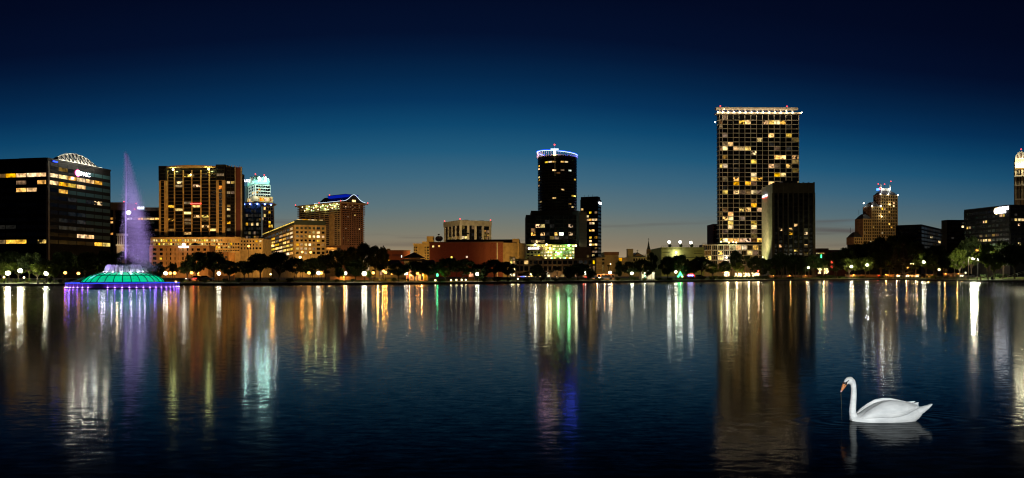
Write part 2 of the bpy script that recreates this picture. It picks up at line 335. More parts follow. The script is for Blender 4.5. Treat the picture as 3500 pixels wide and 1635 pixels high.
# ------------------------------------------------------------------ water, bank, ground
SWAN = P(3021, 1440, 11.0); SWAN.z = 0.0
def water_mat():
    m, t, out = newmat('water')
    df = N(t, 'ShaderNodeBsdfDiffuse'); df.inputs[0].default_value = (.0012, .002, .003, 1)
    b = N(t, 'ShaderNodeBsdfGlossy'); b.inputs['Roughness'].default_value = .105; b.inputs[0].default_value = (.88, .92, .95, 1)
    g = N(t, 'ShaderNodeNewGeometry'); pos = g.outputs['Position']
    def noise(sc, loc, det=2, stretch=(1, 1, 1)):
        mp = N(t, 'ShaderNodeMapping'); mp.inputs['Scale'].default_value = stretch; mp.inputs['Location'].default_value = loc; t.links.new(pos, mp.inputs[0])
        n = N(t, 'ShaderNodeTexNoise'); n.inputs['Scale'].default_value = sc; n.inputs['Detail'].default_value = det; t.links.new(mp.outputs[0], n.inputs['Vector']); return n.outputs[0]
    def cen(o, k): return math_(t, 'MULTIPLY', math_(t, 'SUBTRACT', o, .5), k)
    # slopes of the small waves; they die out in calm patches
    calm = math_(t, 'MULTIPLY_ADD', noise(.035, (3, 8, 0), 3, (.35, 1.6, 1)), 1.6, -.3, clamp=True)
    sp = N(t, 'ShaderNodeSeparateXYZ'); t.links.new(pos, sp.inputs[0])
    far = math_(t, 'ADD', sp.outputs[1], math_(t, 'ADD', cen(noise(.02, (1, 3, 0), 3, (1, 2, 1)), 34.), math_(t, 'MULTIPLY', sp.outputs[0], -.10)))
    wind = ramp_(t, math_(t, 'DIVIDE', far, 300.), [(.21, (0, 0, 0)), (.29, (1, 1, 1)), (.50, (1, 1, 1)), (.66, (.12, .12, .12)), (.9, (.04, .04, .04))])      # a breeze ruffles the far half of the lake
    amp = math_(t, 'ADD', math_(t, 'MULTIPLY_ADD', calm, .5, .6), math_(t, 'MULTIPLY', wind, 9.0))
    sy = math_(t, 'MULTIPLY', math_(t, 'ADD', cen(noise(6.0, (0, 0, 0), 2, (.45, 1.25, 1)), .078), cen(noise(19.0, (5, 2, 0), 1, (.6, 1.1, 1)), .045)), amp)
    sx_ = math_(t, 'MULTIPLY', math_(t, 'ADD', cen(noise(5.5, (11, 7, 0), 2), .036), cen(noise(17., (9, 4, 0), 1), .03)), amp)
    # rings round the swan
    dv = N(t, 'ShaderNodeVectorMath', operation='SUBTRACT'); t.links.new(pos, dv.inputs[0]); dv.inputs[1].default_value = SWAN
    ds = N(t, 'ShaderNodeVectorMath', operation='MULTIPLY'); t.links.new(dv.outputs[0], ds.inputs[0]); ds.inputs[1].default_value = (.55, 1.25, 0)
    ln = N(t, 'ShaderNodeVectorMath', operation='LENGTH'); t.links.new(ds.outputs[0], ln.inputs[0]); r = ln.outputs['Value']
    rr = math_(t, 'ADD', r, cen(noise(1.3, (2, 2, 0)), .35))
    wv = math_(t, 'MULTIPLY', math_(t, 'SINE', math_(t, 'MULTIPLY', rr, 34.)), math_(t, 'MULTIPLY', math_(t, 'POWER', 2.718, math_(t, 'MULTIPLY', math_(t, 'MULTIPLY', r, r), -.9)), .030))
    nd = N(t, 'ShaderNodeVectorMath', operation='NORMALIZE'); t.links.new(ds.outputs[0], nd.inputs[0])
    sc = N(t, 'ShaderNodeSeparateXYZ'); t.links.new(nd.outputs[0], sc.inputs[0])
    nx = math_(t, 'ADD', sx_, math_(t, 'MULTIPLY', sc.outputs[0], wv)); ny = math_(t, 'ADD', sy, math_(t, 'MULTIPLY', sc.outputs[1], wv))
    cb = N(t, 'ShaderNodeCombineXYZ'); t.links.new(nx, cb.inputs[0]); t.links.new(ny, cb.inputs[1]); cb.inputs[2].default_value = 1
    nn = N(t, 'ShaderNodeVectorMath', operation='NORMALIZE'); t.links.new(cb.outputs[0], nn.inputs[0])
    t.links.new(nn.outputs[0], b.inputs['Normal'])
    lw = N(t, 'ShaderNodeLayerWeight'); lw.inputs['Blend'].default_value = .5; t.links.new(nn.outputs[0], lw.inputs['Normal'])
    mx = N(t, 'ShaderNodeMixShader'); t.links.new(math_(t, 'MULTIPLY_ADD', math_(t, 'POWER', lw.outputs['Facing'], 13.2), 1.22, .005, clamp=True), mx.inputs[0])
    t.links.new(df.outputs[0], mx.inputs[1]); t.links.new(b.outputs[0], mx.inputs[2]); t.links.new(mx.outputs[0], out.inputs[0])
water_mat()
struct(MB().quad((-3000, -300, 0), (3000, -300, 0), (3000, 2500, 0), (-3000, 2500, 0)).build('lake_water', 'water'))
def strip(offs, name, mat, dz=0., pxs=None, k=None):
    m = MB(); pxs = pxs or list(range(-2600, 6001, 40)); rows = []
    for p in pxs:
        row = []
        for o in offs:
            d = shore(p) + o; row.append(len(m.v)); m.v.append((Xp(p, d), d, ground_z(p, d) + dz))
        rows.append(row)
    for a, b in zip(rows, rows[1:]):
        for i in range(len(offs) - 1): m.f.append((a[i], b[i], b[i + 1], a[i + 1]))
    return struct(m.build(name, mat))
strip([0, 1.2, 3, 5, 8.5, 14, 25, 34], 'lawn', 'grass')
strip([34, 45, 60, 120, 300, 900, 4000], 'city_ground', 'asphalt')
strip([2.2, 3, 4.6], 'lakeside_path', 'path_paving', .012)
m = MB(); pxs = list(range(-2600, 6001, 20))
for p0, p1 in zip(pxs, pxs[1:]):
    a = Vector((Xp(p0, shore(p0)), shore(p0), 0)); b = Vector((Xp(p1, shore(p1)), shore(p1), 0)); nr = Vector((0, -.28, 0))
    for z0, z1, n0, n1 in ((-.4, .34, nr * .6, nr * .2), (.34, .34, nr * .2, nr), (.34, .46, nr, nr), (.46, .46, nr, nr * -1.5)):
        m.quad(a + n0 + Vector((0, 0, z0)), b + n0 + Vector((0, 0, z0)), b + n1 + Vector((0, 0, z1)), a + n1 + Vector((0, 0, z1)))
struct(m.build('bank_edge', 'bank_wall'))

# ------------------------------------------------------------------ floodlights on posts and roofs; on tall towers added in place of city glow
def flood(label, px, d, z, target, power, col, deg=70, post=True):
    """a lamp head on a post (or roof bracket) that washes a facade"""
    loc = Vector((Xp(px, d), d, z)); o = thing('floodlight', label, 'floodlight', loc, 0, 'floodlights that wash the facades')
    t = Vector(target) - loc; h = math.atan2(t.x, t.y); o.rotation_euler = (0, 0, -h)
    if post: MB().tube([(0, 0, -(z - ground_z(px, d)) - .3), (0, 0, -.35)], .09).build('post', 'iron', o)
    else: MB().tube([(0, 0, -.8), (0, 0, -.3)], .1).build('post', 'iron', o)
    MB().box(-.45, .45, -.35, .2, -.3, .22).build('lamp_housing', 'iron', o)
    l = spotlight(o, (0, .45, .1), (0, .45 + math.hypot(t.x, t.y), t.z), power, col, deg, .6, .35)
    return o
SOD = (1., .50, .13); WARM = (1., .74, .42); WHITE = (1., .93, .80); LIME = (.82, 1., .40)

# ================================================================== the skyline, from left to right
# --- dark glass office block with the arched roof lattice
b = B('office_block', 'dark glass office block at far left with arched white roof lattice and lit upper floors', 'office block', 164, 290, 79.5, 378, -120)
zt = b.z(546); b.body(zt)
zs = [b.z(597 + 25.4 * (k - .5)) for k in range(-1, 11)]
b.grid('R', b.us('R', 167, 200, 232, 262, 293, 322, 350, 377), zs, ['fd.kkkk', 'wwwwwwk', 'wwwwkkk', '.wkkkkk', '..fkfsk', '...kkkk', '..ffkkk', '.f.fkkk', '.ffffkk', '...wwkk', '.....ww'], 'dark_frame', .22, 1.3, .12)
b.grid('L', b.us('L', 160, 128, 92, 56, 20, -16, -52, -88, -118), zs, ['', 'wwwwdw..', 'w.d.....', '.ww.....', '', '', '', '', '...ff...', '', 's.wwd...'], 'dark_frame', .22, 1.3, .12)
b.part('corner_column', MB().box(-.75, .1, -.75, .1, 0, zt - .6), 'concrete')
b.part('parapet', MB().box(-.2, b.W + .1, -.2, b.D, zt, zt + .7), 'dark_frame')
b.part('penthouse', MB().box(1.5, 14, 2, b.u('L', 54), zt + .7, b.z(536)), 'dark_frame')
u0, u1 = b.u('R', 203), b.u('R', 353); n = 12; zb = zt + .75; rise = 3.6
def arch(i): t = i / n; return (u0 + (u1 - u0) * t, zb + .25 + rise * (1 - (2 * t - 1) ** 2))
pan = b.part('roof_arch', MB().tube([(arch(i)[0], 2.6, arch(i)[1]) for i in range(n + 1)], .2), 'white_paint')
b.part('lower_chord', MB().tube([(u0, .3, zb), (u1, .3, zb)], .2), 'white_paint', pan)
for i in range(n):
    (a0, z0), (a1, z1) = arch(i), arch(i + 1)
    b.part('lattice_panel', MB().quad((a0 + .1, .45, zb + .1), (a1 - .1, .45, zb + .1), (a1 - .1, 2.75, z1 - .05), (a0 + .1, 2.75, z0 - .05)), 'white_stone', pan)
    b.part('truss_bar', MB().tube([(a0, .3, zb), (a1, 2.5, z1)], .11), 'dark_metal', pan)
    if i: b.part('truss_bar', MB().tube([(a0, .3, zb), (a0, 2.5, z0)], .11), 'dark_metal', pan)
for t in (.12, .38, .62, .88): pointlight(b.o, (u0 + (u1 - u0) * t, -3.0, zb + .6), 1100, (1, .93, .72), .25)
zz = b.z(574.5); b.disc('R', b.u('R', 264.5), zz, 1.25, 'sign_pink', .25); b.disc('R', b.u('R', 264.5), zz, 1.05, 'sign_white', .42)
b.text('PNC', 'R', b.u('R', 290), zz - .1, 1.5, 'sign_white', w=b.u('R', 306) - b.u('R', 274))
pointlight(b.o, (b.u('R', 283), -4.5, zz - 1.5), 420, (.9, .95, 1.), .5)
b.part('sign', MB().box(b.u('R', 181), b.u('R', 196), -.35, -.1, b.z(550), b.z(547)), 'led_blue')

# --- tan block behind the fountain
b = B('office_block', 'tan topped office block behind the fountain spray with red beacons', 'office block', 376, 425, 8, 548, depth=24)
b.body(b.z(720)); b.part('cap', MB().box(-.3, b.u('R', 432), -.3, 20, b.z(719), b.z(692)), 'tan')
b.part('corner_pier', MB().box(b.u('R', 388), b.u('R', 395), -.5, .1, 0, b.z(719)), 'tan')
b.part('rear_cap', MB().box(b.u('R', 484), b.u('R', 531), 6, 20, b.z(720), b.z(705)), 'tan')
zs = [b.z(p) for p in (722, 741, 754, 767, 780, 793, 806, 819, 832, 845)]
b.grid('R', b.us('R', 396, 415, 434, 453, 472, 491, 510, 529, 547), zs, ['........', '..cdwwww', '......f.', '...f....', '.......d', '...f.', '', '', ''], 'dark_frame', .3, .9, .15)
b.grid('R', b.us('R', 376, 388), zs, ['', 'o', 'b', '', '', 's', '', '', ''], 'dark_frame', .3, .9, .15)
b.disc('R', b.u('R', 441), b.z(727), 1.1, 'sign_white'); b.text('BB&T', 'R', b.u('R', 486), b.z(712), 1.25, 'sign_white', 2., w=3.4)
for px, py in ((422, 689), (464, 695), (459, 714), (533, 722)): b.beacon(b.u('R', px), 1.0, b.z(py + 1))
# --- old bell tower with dark spire, left of the jet
b = B('bell_tower', 'small floodlit stone belfry with dark spire left of the fountain jet', 'tower', 399, 330, 0, 425, depth=3.2)
w = b.W
b.body(b.z(838), 'tan'); b.part('cornice', MB().box(-.3, w + .3, -.3, 3.5, b.z(840), b.z(836)), 'pale_concrete')
for i in range(4): b.part('column', MB().tube([(w * (.12 + .253 * i), .2, b.z(836)), (w * (.12 + .253 * i), .2, b.z(806))], .2), 'pale_concrete')
b.part('belfry_core', MB().box(.5, w - .5, .6, 2.8, b.z(836), b.z(806)), 'brown_stone')
b.part('entablature', MB().box(-.1, w + .1, -.1, 3.3, b.z(806), b.z(799)), 'pale_concrete')
b.part('spire', MB().lathe([(1.35, b.z(799)), (1.0, b.z(785)), (.05, b.z(744))], (w / 2, 1.6), 8), 'slate')
pointlight(b.o, (w / 2, -3.0, b.z(846)), 420, WARM)

# --- wide condominium with curved canopy and flanking gold blocks
b = B('condominium_tower', 'gold condominium tower with curved lit roof canopy between two square wings', 'tower', 548, 380, -3, 775, depth=22)
zb0, zf = b.z(812), b.z(585)
b.body(b.z(580), 'dark_frame')
for a, c, top in ((548, 573.5, 569), (743, 773, 566)):
    ua, uc = b.u('R', a), b.u('R', c); wg = b.part('wing', MB().box(ua, uc, -1.2, 12, 0, b.z(619)), 'gold_stucco')
    b.part('wing_top', MB().box(ua - .1, uc + .1, -1.3, 12, b.z(619), b.z(top)), 'dark_frame', wg)
    um = (ua + uc) / 2
    for k in range(15):
        zc = b.z(632 + k * 11.9); b.part('window', MB().box(um - .75, um + .75, -1.27, -1.21, zc - .75, zc + .75), 'lit_orange' if (k == 1 and a > 700) else 'glass', wg)
    b.part('window', MB().box(um - .75, um + .75, -1.28, -1.21, b.z(626), b.z(620.5)), 'glass', wg)
    for k in range(4): b.part('window', MB().box(ua + .4, uc - .4, -1.38, -1.31, b.z(617 - k * 12), b.z(609 - k * 12)), 'lit_dim' if (k == 1 and a > 700) else 'glass', wg)
us = b.us('R', 574, 598, 628, 657, 688, 717, 743); zs = [b.z(585 + 11.55 * k) for k in range(20)]
b.grid('R', us, zs, ['......', '..s...', '', '...', '...s..', '', '', '', '', '..d...', 's..w..', '.w....', '..b...', '...ss.', 's.d...', '..d...', '.', 'd....w', '..w...', '.b....'], 'gold_stucco', .6, .55, .3, slabs=False, p=.04, litset=('lit_dim', 'lit_faint', 'lit_spot'))
for i in range(6):                                     # balconies, floor by floor
    for k in range(1, 20): b.piece('balcony', 'R', us[i] + .45, us[i + 1] - .45, zs[k] - .16, zs[k] + .16, -.05, .7 - .1 * abs(i - 2.5), 'balcony_brown')
pts = []; uA, uB = b.u('R', 573), b.u('R', 745)
for k in range(13): t = k / 12; pts.append((uA + (uB - uA) * t, -1.0 - 4.2 * (1 - (2 * t - 1) ** 2)))
b.part('canopy', MB().prism(pts + [(uB, 6), (uA, 6)], b.z(575.5), b.z(571)), 'gold_stucco')
for px in (598, 719):
    x = b.u('R', px); b.part('canopy_lamp', MB().sphere((x, -1.6, b.z(582)), .5, 8, 6), 'lamp_warm'); pointlight(b.o, (x, -2.2, b.z(583)), 900, (.95, 1., .35), .55)
x = b.u('R', 671); b.part('neon_strip', MB().box(x - 2.6, x + 2.6, -.6, -.4, b.z(699.5), b.z(696)), 'sign_red')
x = b.u('R', 657); b.part('roof_lamp', MB().sphere((x, -1.4, b.z(600)), .4, 8, 6), 'lamp_warm')
c = B('condominium_wing', 'slim maroon and glass side wing right of the gold condominium tower', 'tower', 774, 378.5, 24, 829, depth=14)
c.body(c.z(570), 'maroon')
c.grid('R', c.us('R', 775, 789, 803), [c.z(572 + 11.5 * k) for k in range(21)], ['', '', '', '', 'sw', '', '', 'ww', '', '', '', '', 's.', '', '', '', 's.', '.', 'd', '', ''], 'dark_frame', .3, .5, .2, p=.06, litset=('lit_dim', 'lit_faint'))
c.part('frame_column', MB().box(c.u('R', 803), c.u('R', 806), -.6, .1, 0, c.z(568)), 'concrete')
c.part('frame_column', MB().box(c.u('R', 823), c.u('R', 828), -.6, .1, 0, c.z(568)), 'concrete')
for k in range(6): c.part('roof_rail', MB().box(c.u('R', 774 + 9 * k), c.u('R', 776 + 9 * k), -.5, -.3, c.z(570), c.z(565)), 'concrete')
flood('added sodium floodlight on a post washing the left wing of the gold condominium', 560, 336, 8, (-150, 380, 42), 27000, SOD, 80)
flood('added sodium floodlight on a post washing the right wing of the gold condominium', 760, 336, 8, (-136, 380, 44), 29000, SOD, 85)
# --- its parking podium
g = B('parking_garage', 'long tan parking garage podium under the gold condominium tower', 'garage', 516, 371, 0, 823, depth=6)
g.body(g.z(811), 'gold_stucco')
zs = [g.z(p) for p in (816, 829, 841, 853, 862)]
g.grid('R', [g.u('R', 516 + 8.2 * k) for k in range(38)], zs, ['HGGHGGGHGHGGGHGGHGGGHGGGHGGGHH       H', '.H.GHGHGG.HGHGH.GHGGHGHH.GH.GH..HGH..', '................H.GHGGHGHH.GG.H.GH.H.', '................HGGHGHGGH.GH..H......'], 'gold_stucco', .35, .75, .2, pane='glass', cols=True)
flood('sodium floodlight on a post washing the garage podium', 650, 340, 7, (-150, 371, 16), 19000, SOD, 110)
# --- orange-lit apartments behind the fountain, right
a = B('apartment_building', 'orange lit low apartment building right of the fountain spray', 'apartments', 517, 300, 6, 712, depth=10)
a.body(a.z(841), 'orange_stucco')
zs = [a.z(p) for p in (846, 861, 876, 892, 908)]
a.grid('R', a.us('R', 517, 541, 563, 576, 592, 606, 618, 634, 650, 668, 690, 711), zs, ['......d....', '....d......', '.s.........', '.....s.....'], 'orange_stucco', 1.15, .7, .3)
a.part('cornice', MB().box(-.4, a.W + .3, -.5, 10, a.z(841), a.z(838.5)), 'pale_concrete')
hip = [(a.u('R', 636), -.2), (a.u('R', 694), -.2), (a.u('R', 694), 8), (a.u('R', 636), 8)]
xm = a.u('R', 657); a.part('hip_roof', MB().loft([[(x, y, a.z(846)) for x, y in hip], [(xm + (x - xm) * .12, 4 + (y - 4) * .1, a.z(829)) for x, y in hip]]), 'slate')
a.part('sign', MB().box(a.u('R', 613), a.u('R', 647), -.8, -.55, a.z(846), a.z(842.5)), 'sign_white'); a.disc('R', a.u('R', 630), a.z(837), .55, 'lamp_white', .5)
b = B('apartment_building', 'plain orange lit building end behind the dark oak right of the fountain', 'apartments', 738, 305, 0, 776, depth=9)
b.body(b.z(862), 'orange_stucco'); b.part('parapet', MB().box(-.3, b.W + .3, -.3, 9, b.z(862), b.z(860)), 'pale_concrete')
for k in range(3): b.piece('window', 'R', 1.0 + k * 1.25, 1.7 + k * 1.25, b.z(884), b.z(876), 0, .06, 'glass')
flood('sodium floodlight on a post washing the low orange apartments', 560, 276, 5, (-130, 300, 8), 10000, (1., .5, .14), 120)
flood('second sodium floodlight on a post washing the apartment end', 740, 282, 5, (-110, 304, 7), 4500, (1., .5, .14), 110)

# --- crowned white tower (two lit pyramids)
b = B('crowned_tower', 'white floodlit tower with twin green lit pyramid crown and red beacons', 'tower', 866, 600, 30, 938, 841)
H0, H1, H2 = b.z(690), b.z(670), b.z(628)
b.body(H0, 'brown_stone'); b.body(H1, 'gold_stucco', 'upper_storeys', H0, .8, b.W - .8, .8, b.D - .8)
b.body(H2, 'white_stone', 'white_storeys', H1, 1.6, b.W - 2.4, 1.6, b.D - 1.6)
zs = [b.z(p) for p in (630, 641, 651.5, 662, 671)]
for i in range(6):
    x = 2.6 + i * (b.W - 6) / 5.6
    for k in range(4): b.piece('window', 'R', x, x + 1.5, b.z(639.5 + 10.4 * k), b.z(632.5 + 10.4 * k), -1.6, -1.52, 'lit_orange' if (i, k) in ((0, 2), (1, 1)) else 'glass')
for i in range(4):
    y = 2.4 + i * (b.D - 4) / 4
    for k in range(4): b.piece('window', 'L', y, y + 3.2, b.z(639.5 + 10.4 * k), b.z(632.5 + 10.4 * k), -1.6, -1.52, 'lit' if (k == 2 and i < 2) else 'glass')
for i in range(7):
    x = 1.4 + i * (b.W - 3) / 7
    b.piece('window', 'R', x, x + 1.4, b.z(686), b.z(675), -.8, -.72, 'lit' if i % 2 else 'lit_orange')
for i in range(4):
    y = 1.6 + i * (b.D - 3) / 4
    b.piece('window', 'L', y, y + 3.4, b.z(686), b.z(675), -.8, -.72, 'lit')
q = random.Random(4)
for i in range(8):
    x = .8 + i * (b.W - 1.5) / 8
    for k in range(7): b.piece('window', 'R', x, x + 1.3, b.z(704 + 12 * k), b.z(695 + 12 * k), 0, .08, 'lit' if q.random() < .28 else 'glass')
b.part('pediment', MB().extrude_y([(-1.2, b.z(688)), (3.6, b.z(688)), (3.6, b.z(673)), (1.2, b.z(669)), (-1.2, b.z(673))], -.9, 1.2), 'tan')
zc0, zc1 = b.z(628), b.z(617)
b.part('crown_base', MB().box(1.0, b.W - 3.2, 1.0, b.D - 1, zc0, zc1), 'copper_roof')
half = (b.W - 4.2) / 2
for k in range(2):
    x0 = 1.1 + k * half * .82; x1 = x0 + half * 1.2; y0, y1 = 1.2, b.D - 1.2 if k == 0 else 1.2 + half; xm, ym = (x0 + x1) / 2, (y0 + y1) / 2; za = b.z(592 if k == 0 else 598)
    py = b.part('pyramid', MB().loft([[(x0, y0, zc1), (x1, y0, zc1), (x1, y1, zc1), (x0, y1, zc1)], [(xm + (x - xm) * .66, ym + (y - ym) * .66, zc1 + (za - zc1) * .56) for x, y in ((x0, y0), (x1, y0), (x1, y1), (x0, y1))], [(xm + (x - xm) * .02, ym + (y - ym) * .02, za) for x, y in ((x0, y0), (x1, y0), (x1, y1), (x0, y1))]]), 'copper_roof')
    for x, y in ((x0, y0), (x1, y0), (x0, y1)): b.part('ridge_bar', MB().tube([(x, y, zc1), (xm + (x - xm) * .68, ym + (y - ym) * .68, zc1 + (za - zc1) * .57), (xm, ym, za)], .16), 'white_paint', py)
    b.part('gable', MB().extrude_y([(xm - 1.0, zc1 - .5), (xm + 1.0, zc1 - .5), (xm + 1.0, zc1 + 2.6), (xm, zc1 + 3.6), (xm - 1.0, zc1 + 2.6)], y0 - .5, y0 + 1.5), 'white_stone', py)
    b.beacon(xm, ym, za + .6, r=.65)
    pointlight(b.o, (xm, -7, zc1 + 3.5), 3800, (.6, 1., .85), .4)
    pointlight(b.o, (x0 + half * .5, -3.5, zc1 + .5), 1500, (.55, 1., .82), .4)
yg = b.D / 2; b.part('gable', MB().extrude_x([(yg - 4, zc1 - .5), (yg + 4, zc1 - .5), (yg + 4, zc1 + 2.4), (yg, zc1 + 4.2), (yg - 4, zc1 + 2.4)], .6, 2.0), 'white_paint')
for y in (5, b.D - 5): pointlight(b.o, (-4.5, y, zc1 + .5), 2400, (.55, 1., .82), .4)
for x in (2, 9, 15.5): pointlight(b.o, (x, -3.2, b.z(672)), 900, (.92, 1., .88), .4)
for y in (5, b.D - 5): pointlight(b.o, (-4.4, y, b.z(672)), 1500, (.92, 1., .88), .4)
b.part('side_wing', MB().box(-.4, 3, b.D, b.D + 16, 0, b.z(624)), 'glass_panel')
b.text('SUNTRUST', 'R', b.at(828, 600, 0)[0], b.z(617), 1.9, 'sign_white', -6.0)
# --- blue grey glass block with lit disc roof
b = B('glass_block', 'blue grey glass office block with blue lit disc roof beside the condominium', 'office block', 831, 450, 8, 893, depth=5)
b.body(b.z(698), 'glass_panel')
b.part('disc_roof', MB().lathe([(9.5, b.z(697.5)), (10.2, b.z(695)), (9.5, b.z(692))], (b.W * .72, 7), 28), 'concrete')
for k in range(6):
    t = R_(-155 + 24 * k); x, y = b.W * .72 + 9.7 * math.cos(t), 7 + 9.7 * math.sin(t)
    b.part('roof_lamp', MB().sphere((x, y, b.z(699)), .38, 8, 5), 'lamp_blue'); pointlight(b.o, (x, y - .6, b.z(701)), 26, (.2, .35, 1.), .3)
b.grid('R', b.us('R', 831, 840, 849, 858, 867, 876, 885, 893), [b.z(699 + 15.0 * k) for k in range(9)], ['kffkkkk', 'kkkffkk', 'fdfffff', 'f.ff.fd', '.wfwfwf', 'f.ff.ff', 'ffdfdf.', '.df.ddf'], 'glass_panel', .25, .9, .12, 'blue_sheen_glass')
# --- bright office with lit windows
b = B('office_block', 'bright tan office block full of lit windows left of the brown balcony tower', 'office block', 1007, 330, 24, 1113, 891)
zt = b.z(770); b.body(zt, 'tan')
b.part('roof_screen', MB().box(.0, b.W, -.15, .6, b.z(771), b.z(753)), 'glass_panel')
b.part('penthouse', MB().box(2, b.W - 2, 5, b.D - 4, zt, b.z(748)), 'dark_frame')
for k in range(9):
    x = 1 + k * (b.W - 2) / 9
    b.part('roof_light', MB().box(x, x + 1.2, .9, 1.1, b.z(751), b.z(749)), 'lit')
zs = [b.z(p) for p in (772, 787, 801, 815, 829, 843, 857, 872)]
b.grid('R', b.us('R', 1009, 1024, 1038, 1052, 1066, 1080, 1097, 1112), zs, ['yyyyyfy', 'f.fdww.', 'dddwbbw', '.....w.', 'wwbbd.d', 'wwwwd..', '.dw....', '....o.d'], 'tan', .7, .8, .25)
b.grid('L', b.us('L', 1004, 992, 980, 968, 955, 942, 929, 916, 904, 892), zs, ['w.dd.....', 'wwww.w...', 'bdwwdw.d.', '.wbdww.w.', 'wbwwbwdww', 'wwbbwdwbw', 'wb.w.w...', 'w........'], 'tan', .75, .75, .25)
b.part('roof_light_strip', MB().box(.6, 1.0, 3, b.D - 3, b.z(756), b.z(754)), 'lit')
flood('sodium floodlight on a post washing the bright office block', 960, 296, 7, (-85, 332, 18), 26000, (1., .52, .12), 110)
flood('warm floodlight on a post washing the right face of the bright office block', 1075, 300, 7, (-80, 336, 16), 13000, (1., .52, .12), 100)
b = B('office_annexe', 'low tan office annexe between the gold condominium and the bright office block', 'office block', 822, 322, 0, 897, depth=12)
b.body(b.z(816), 'tan'); zs = [b.z(p) for p in (819, 831, 843, 856)]
b.grid('R', b.us('R', 822, 832, 842, 852, 862, 872, 884, 897), zs, ['.....wb', '..f..dw', '.f..f..'], 'tan', .6, .7, .25)
flood('sodium floodlight on a post washing the low tan annexe', 862, 302, 6, (-103, 322, 10), 8000, (1., .48, .10), 120)

# --- brown balcony tower with curved gable roof
b = B('balcony_tower', 'brown balcony condominium with curved gable roof and blue lit roof box', 'tower', 1167, 470, 50, 1242, 1024)
zc = b.z(694); b.body(zc, 'brown_stone')
b.part('cornice', MB().box(-2.2, b.W + 2.0, -2.2, b.D + 1.5, zc, b.z(691)), 'tan')
nf = 21; zs = [b.z(696 + 6.75 * k) for k in range(nf + 1)]
usR = lin(.6, b.W - .6, 9); usL = b.us('L', 1164, 1154, 1144, 1128, 1110, 1094, 1078, 1062, 1046, 1026)
top = ['gggggggg.', 'dgwdgddgd', 'ggdggdgd.']
b.grid('R', usR, zs, ['..d.d..d.', 'd.dd.d.d.', '.d..d....'], 'brown_stone', .7, .5, .35, p=.05, litset=('lit_dim', 'lit_faint', 'lit_dim', 'lit'), slabs=False, seed=5)
b.grid('L', usL, zs, top, 'tan', .8, .5, .35, p=.03, litset=('lit_dim', 'lit_faint'), slabs=False, seed=6)
b.part('gold_panel', MB().box(-.5, -.05, usL[2] + .3, usL[3] - .3, zs[-1], zs[4]), 'gold_stucco')
for k in range(nf + 1):
    b.piece('balcony', 'R', .2, b.W + .7, zs[k] - .28, zs[k] + .28, -.05, .28 if k > 5 else 1.0, 'brown_stone')
    b.piece('balcony', 'L', .2, b.D + .7, zs[k] - .28, zs[k] + .28, -.05, .28 if k > 5 else 1.0, 'tan')
for k in range(16):
    y = b.D * (.06 + .055 * k); zz = zs[1 + (k % 3)] + 1.0
    b.part('balcony_lamp', MB().sphere((-1.1, y, zz), .3, 7, 5), 'lamp_warm')
    if k % 4 == 1: pointlight(b.o, (-1.6, y, zz), 320, (.9, 1., .4), .3)
# roof: long dark vault with swooping gable towards the right-hand face
ym = b.D * .36
def gab(t): return 1 / (1 + (t * 2.2) ** 4) if abs(t) < 1 else 0
prof = [(b.W * .5 + t * b.W * .52, b.z(688) + 4.2 * math.exp(-(t * 2.0) ** 2)) for t in [k / 10 - 1 for k in range(21)]]
lo = [(x, b.z(689.5)) for x, z in (prof[-1], prof[0])]
b.part('gable_roof', MB().extrude_y(prof + lo, -1.4, b.D * .62), 'slate')
b.part('eave_light', MB().tube([(x, -1.6, z + .05) for x, z in prof], .09), 'led_white')
b.part('eave_light', MB().tube([(prof[0][0] - .2, -1.4, prof[0][1]), (prof[0][0] - .2, b.D * .62, prof[0][1])], .08), 'led_white')
b.part('gable_window', MB().box(b.W * .42, b.W * .58, -1.55, -1.3, b.z(688), b.z(681)), 'lit_bright')
b.part('drum_wall', MB().box(1, b.W - 1, 1, b.D * .6, b.z(691), b.z(689)), 'dark_frame')
b.part('blue_roof_box', MB().box(b.W * .22, b.W * .78, .4, b.D * .42, b.z(671), b.z(663)), 'blue_wash')
b.part('box_coping', MB().box(b.W * .2, b.W * .8, .2, b.D * .44, b.z(663), b.z(661.5)), 'dark_frame')
for x, y in ((-2, b.D + 1.2), (-2, b.D * .45), (-2, -2), (b.W + 1.8, -2)): b.beacon(x, y, b.z(689))
b.beacon(b.W * .25, b.D * .4, b.z(660))
flood('added sodium floodlight on a post washing the left face of the brown balcony tower', 1060, 420, 10, (-105, 482, 40), 34000, SOD, 80)
flood('added sodium floodlight on a post washing the right face of the brown balcony tower', 1270, 425, 9, (-94, 476, 38), 26000, (1., .52, .22), 80)
b = B('podium_block', 'low tan podium strip at the foot of the brown balcony tower', 'low building', 1112, 400, 0, 1153, depth=8)
b.body(b.z(847), 'tan'); b.part('canopy', MB().box(-.2, b.W + .3, -1.6, 0, b.z(852), b.z(847)), 'gold_stucco')
for k in range(4): b.piece('window', 'R', .4 + k * 1.4, 1.5 + k * 1.4, b.z(866), b.z(856), 0, .06, 'glass')
pointlight(b.o, (b.W / 2, -4, b.z(858)), 900, SOD)

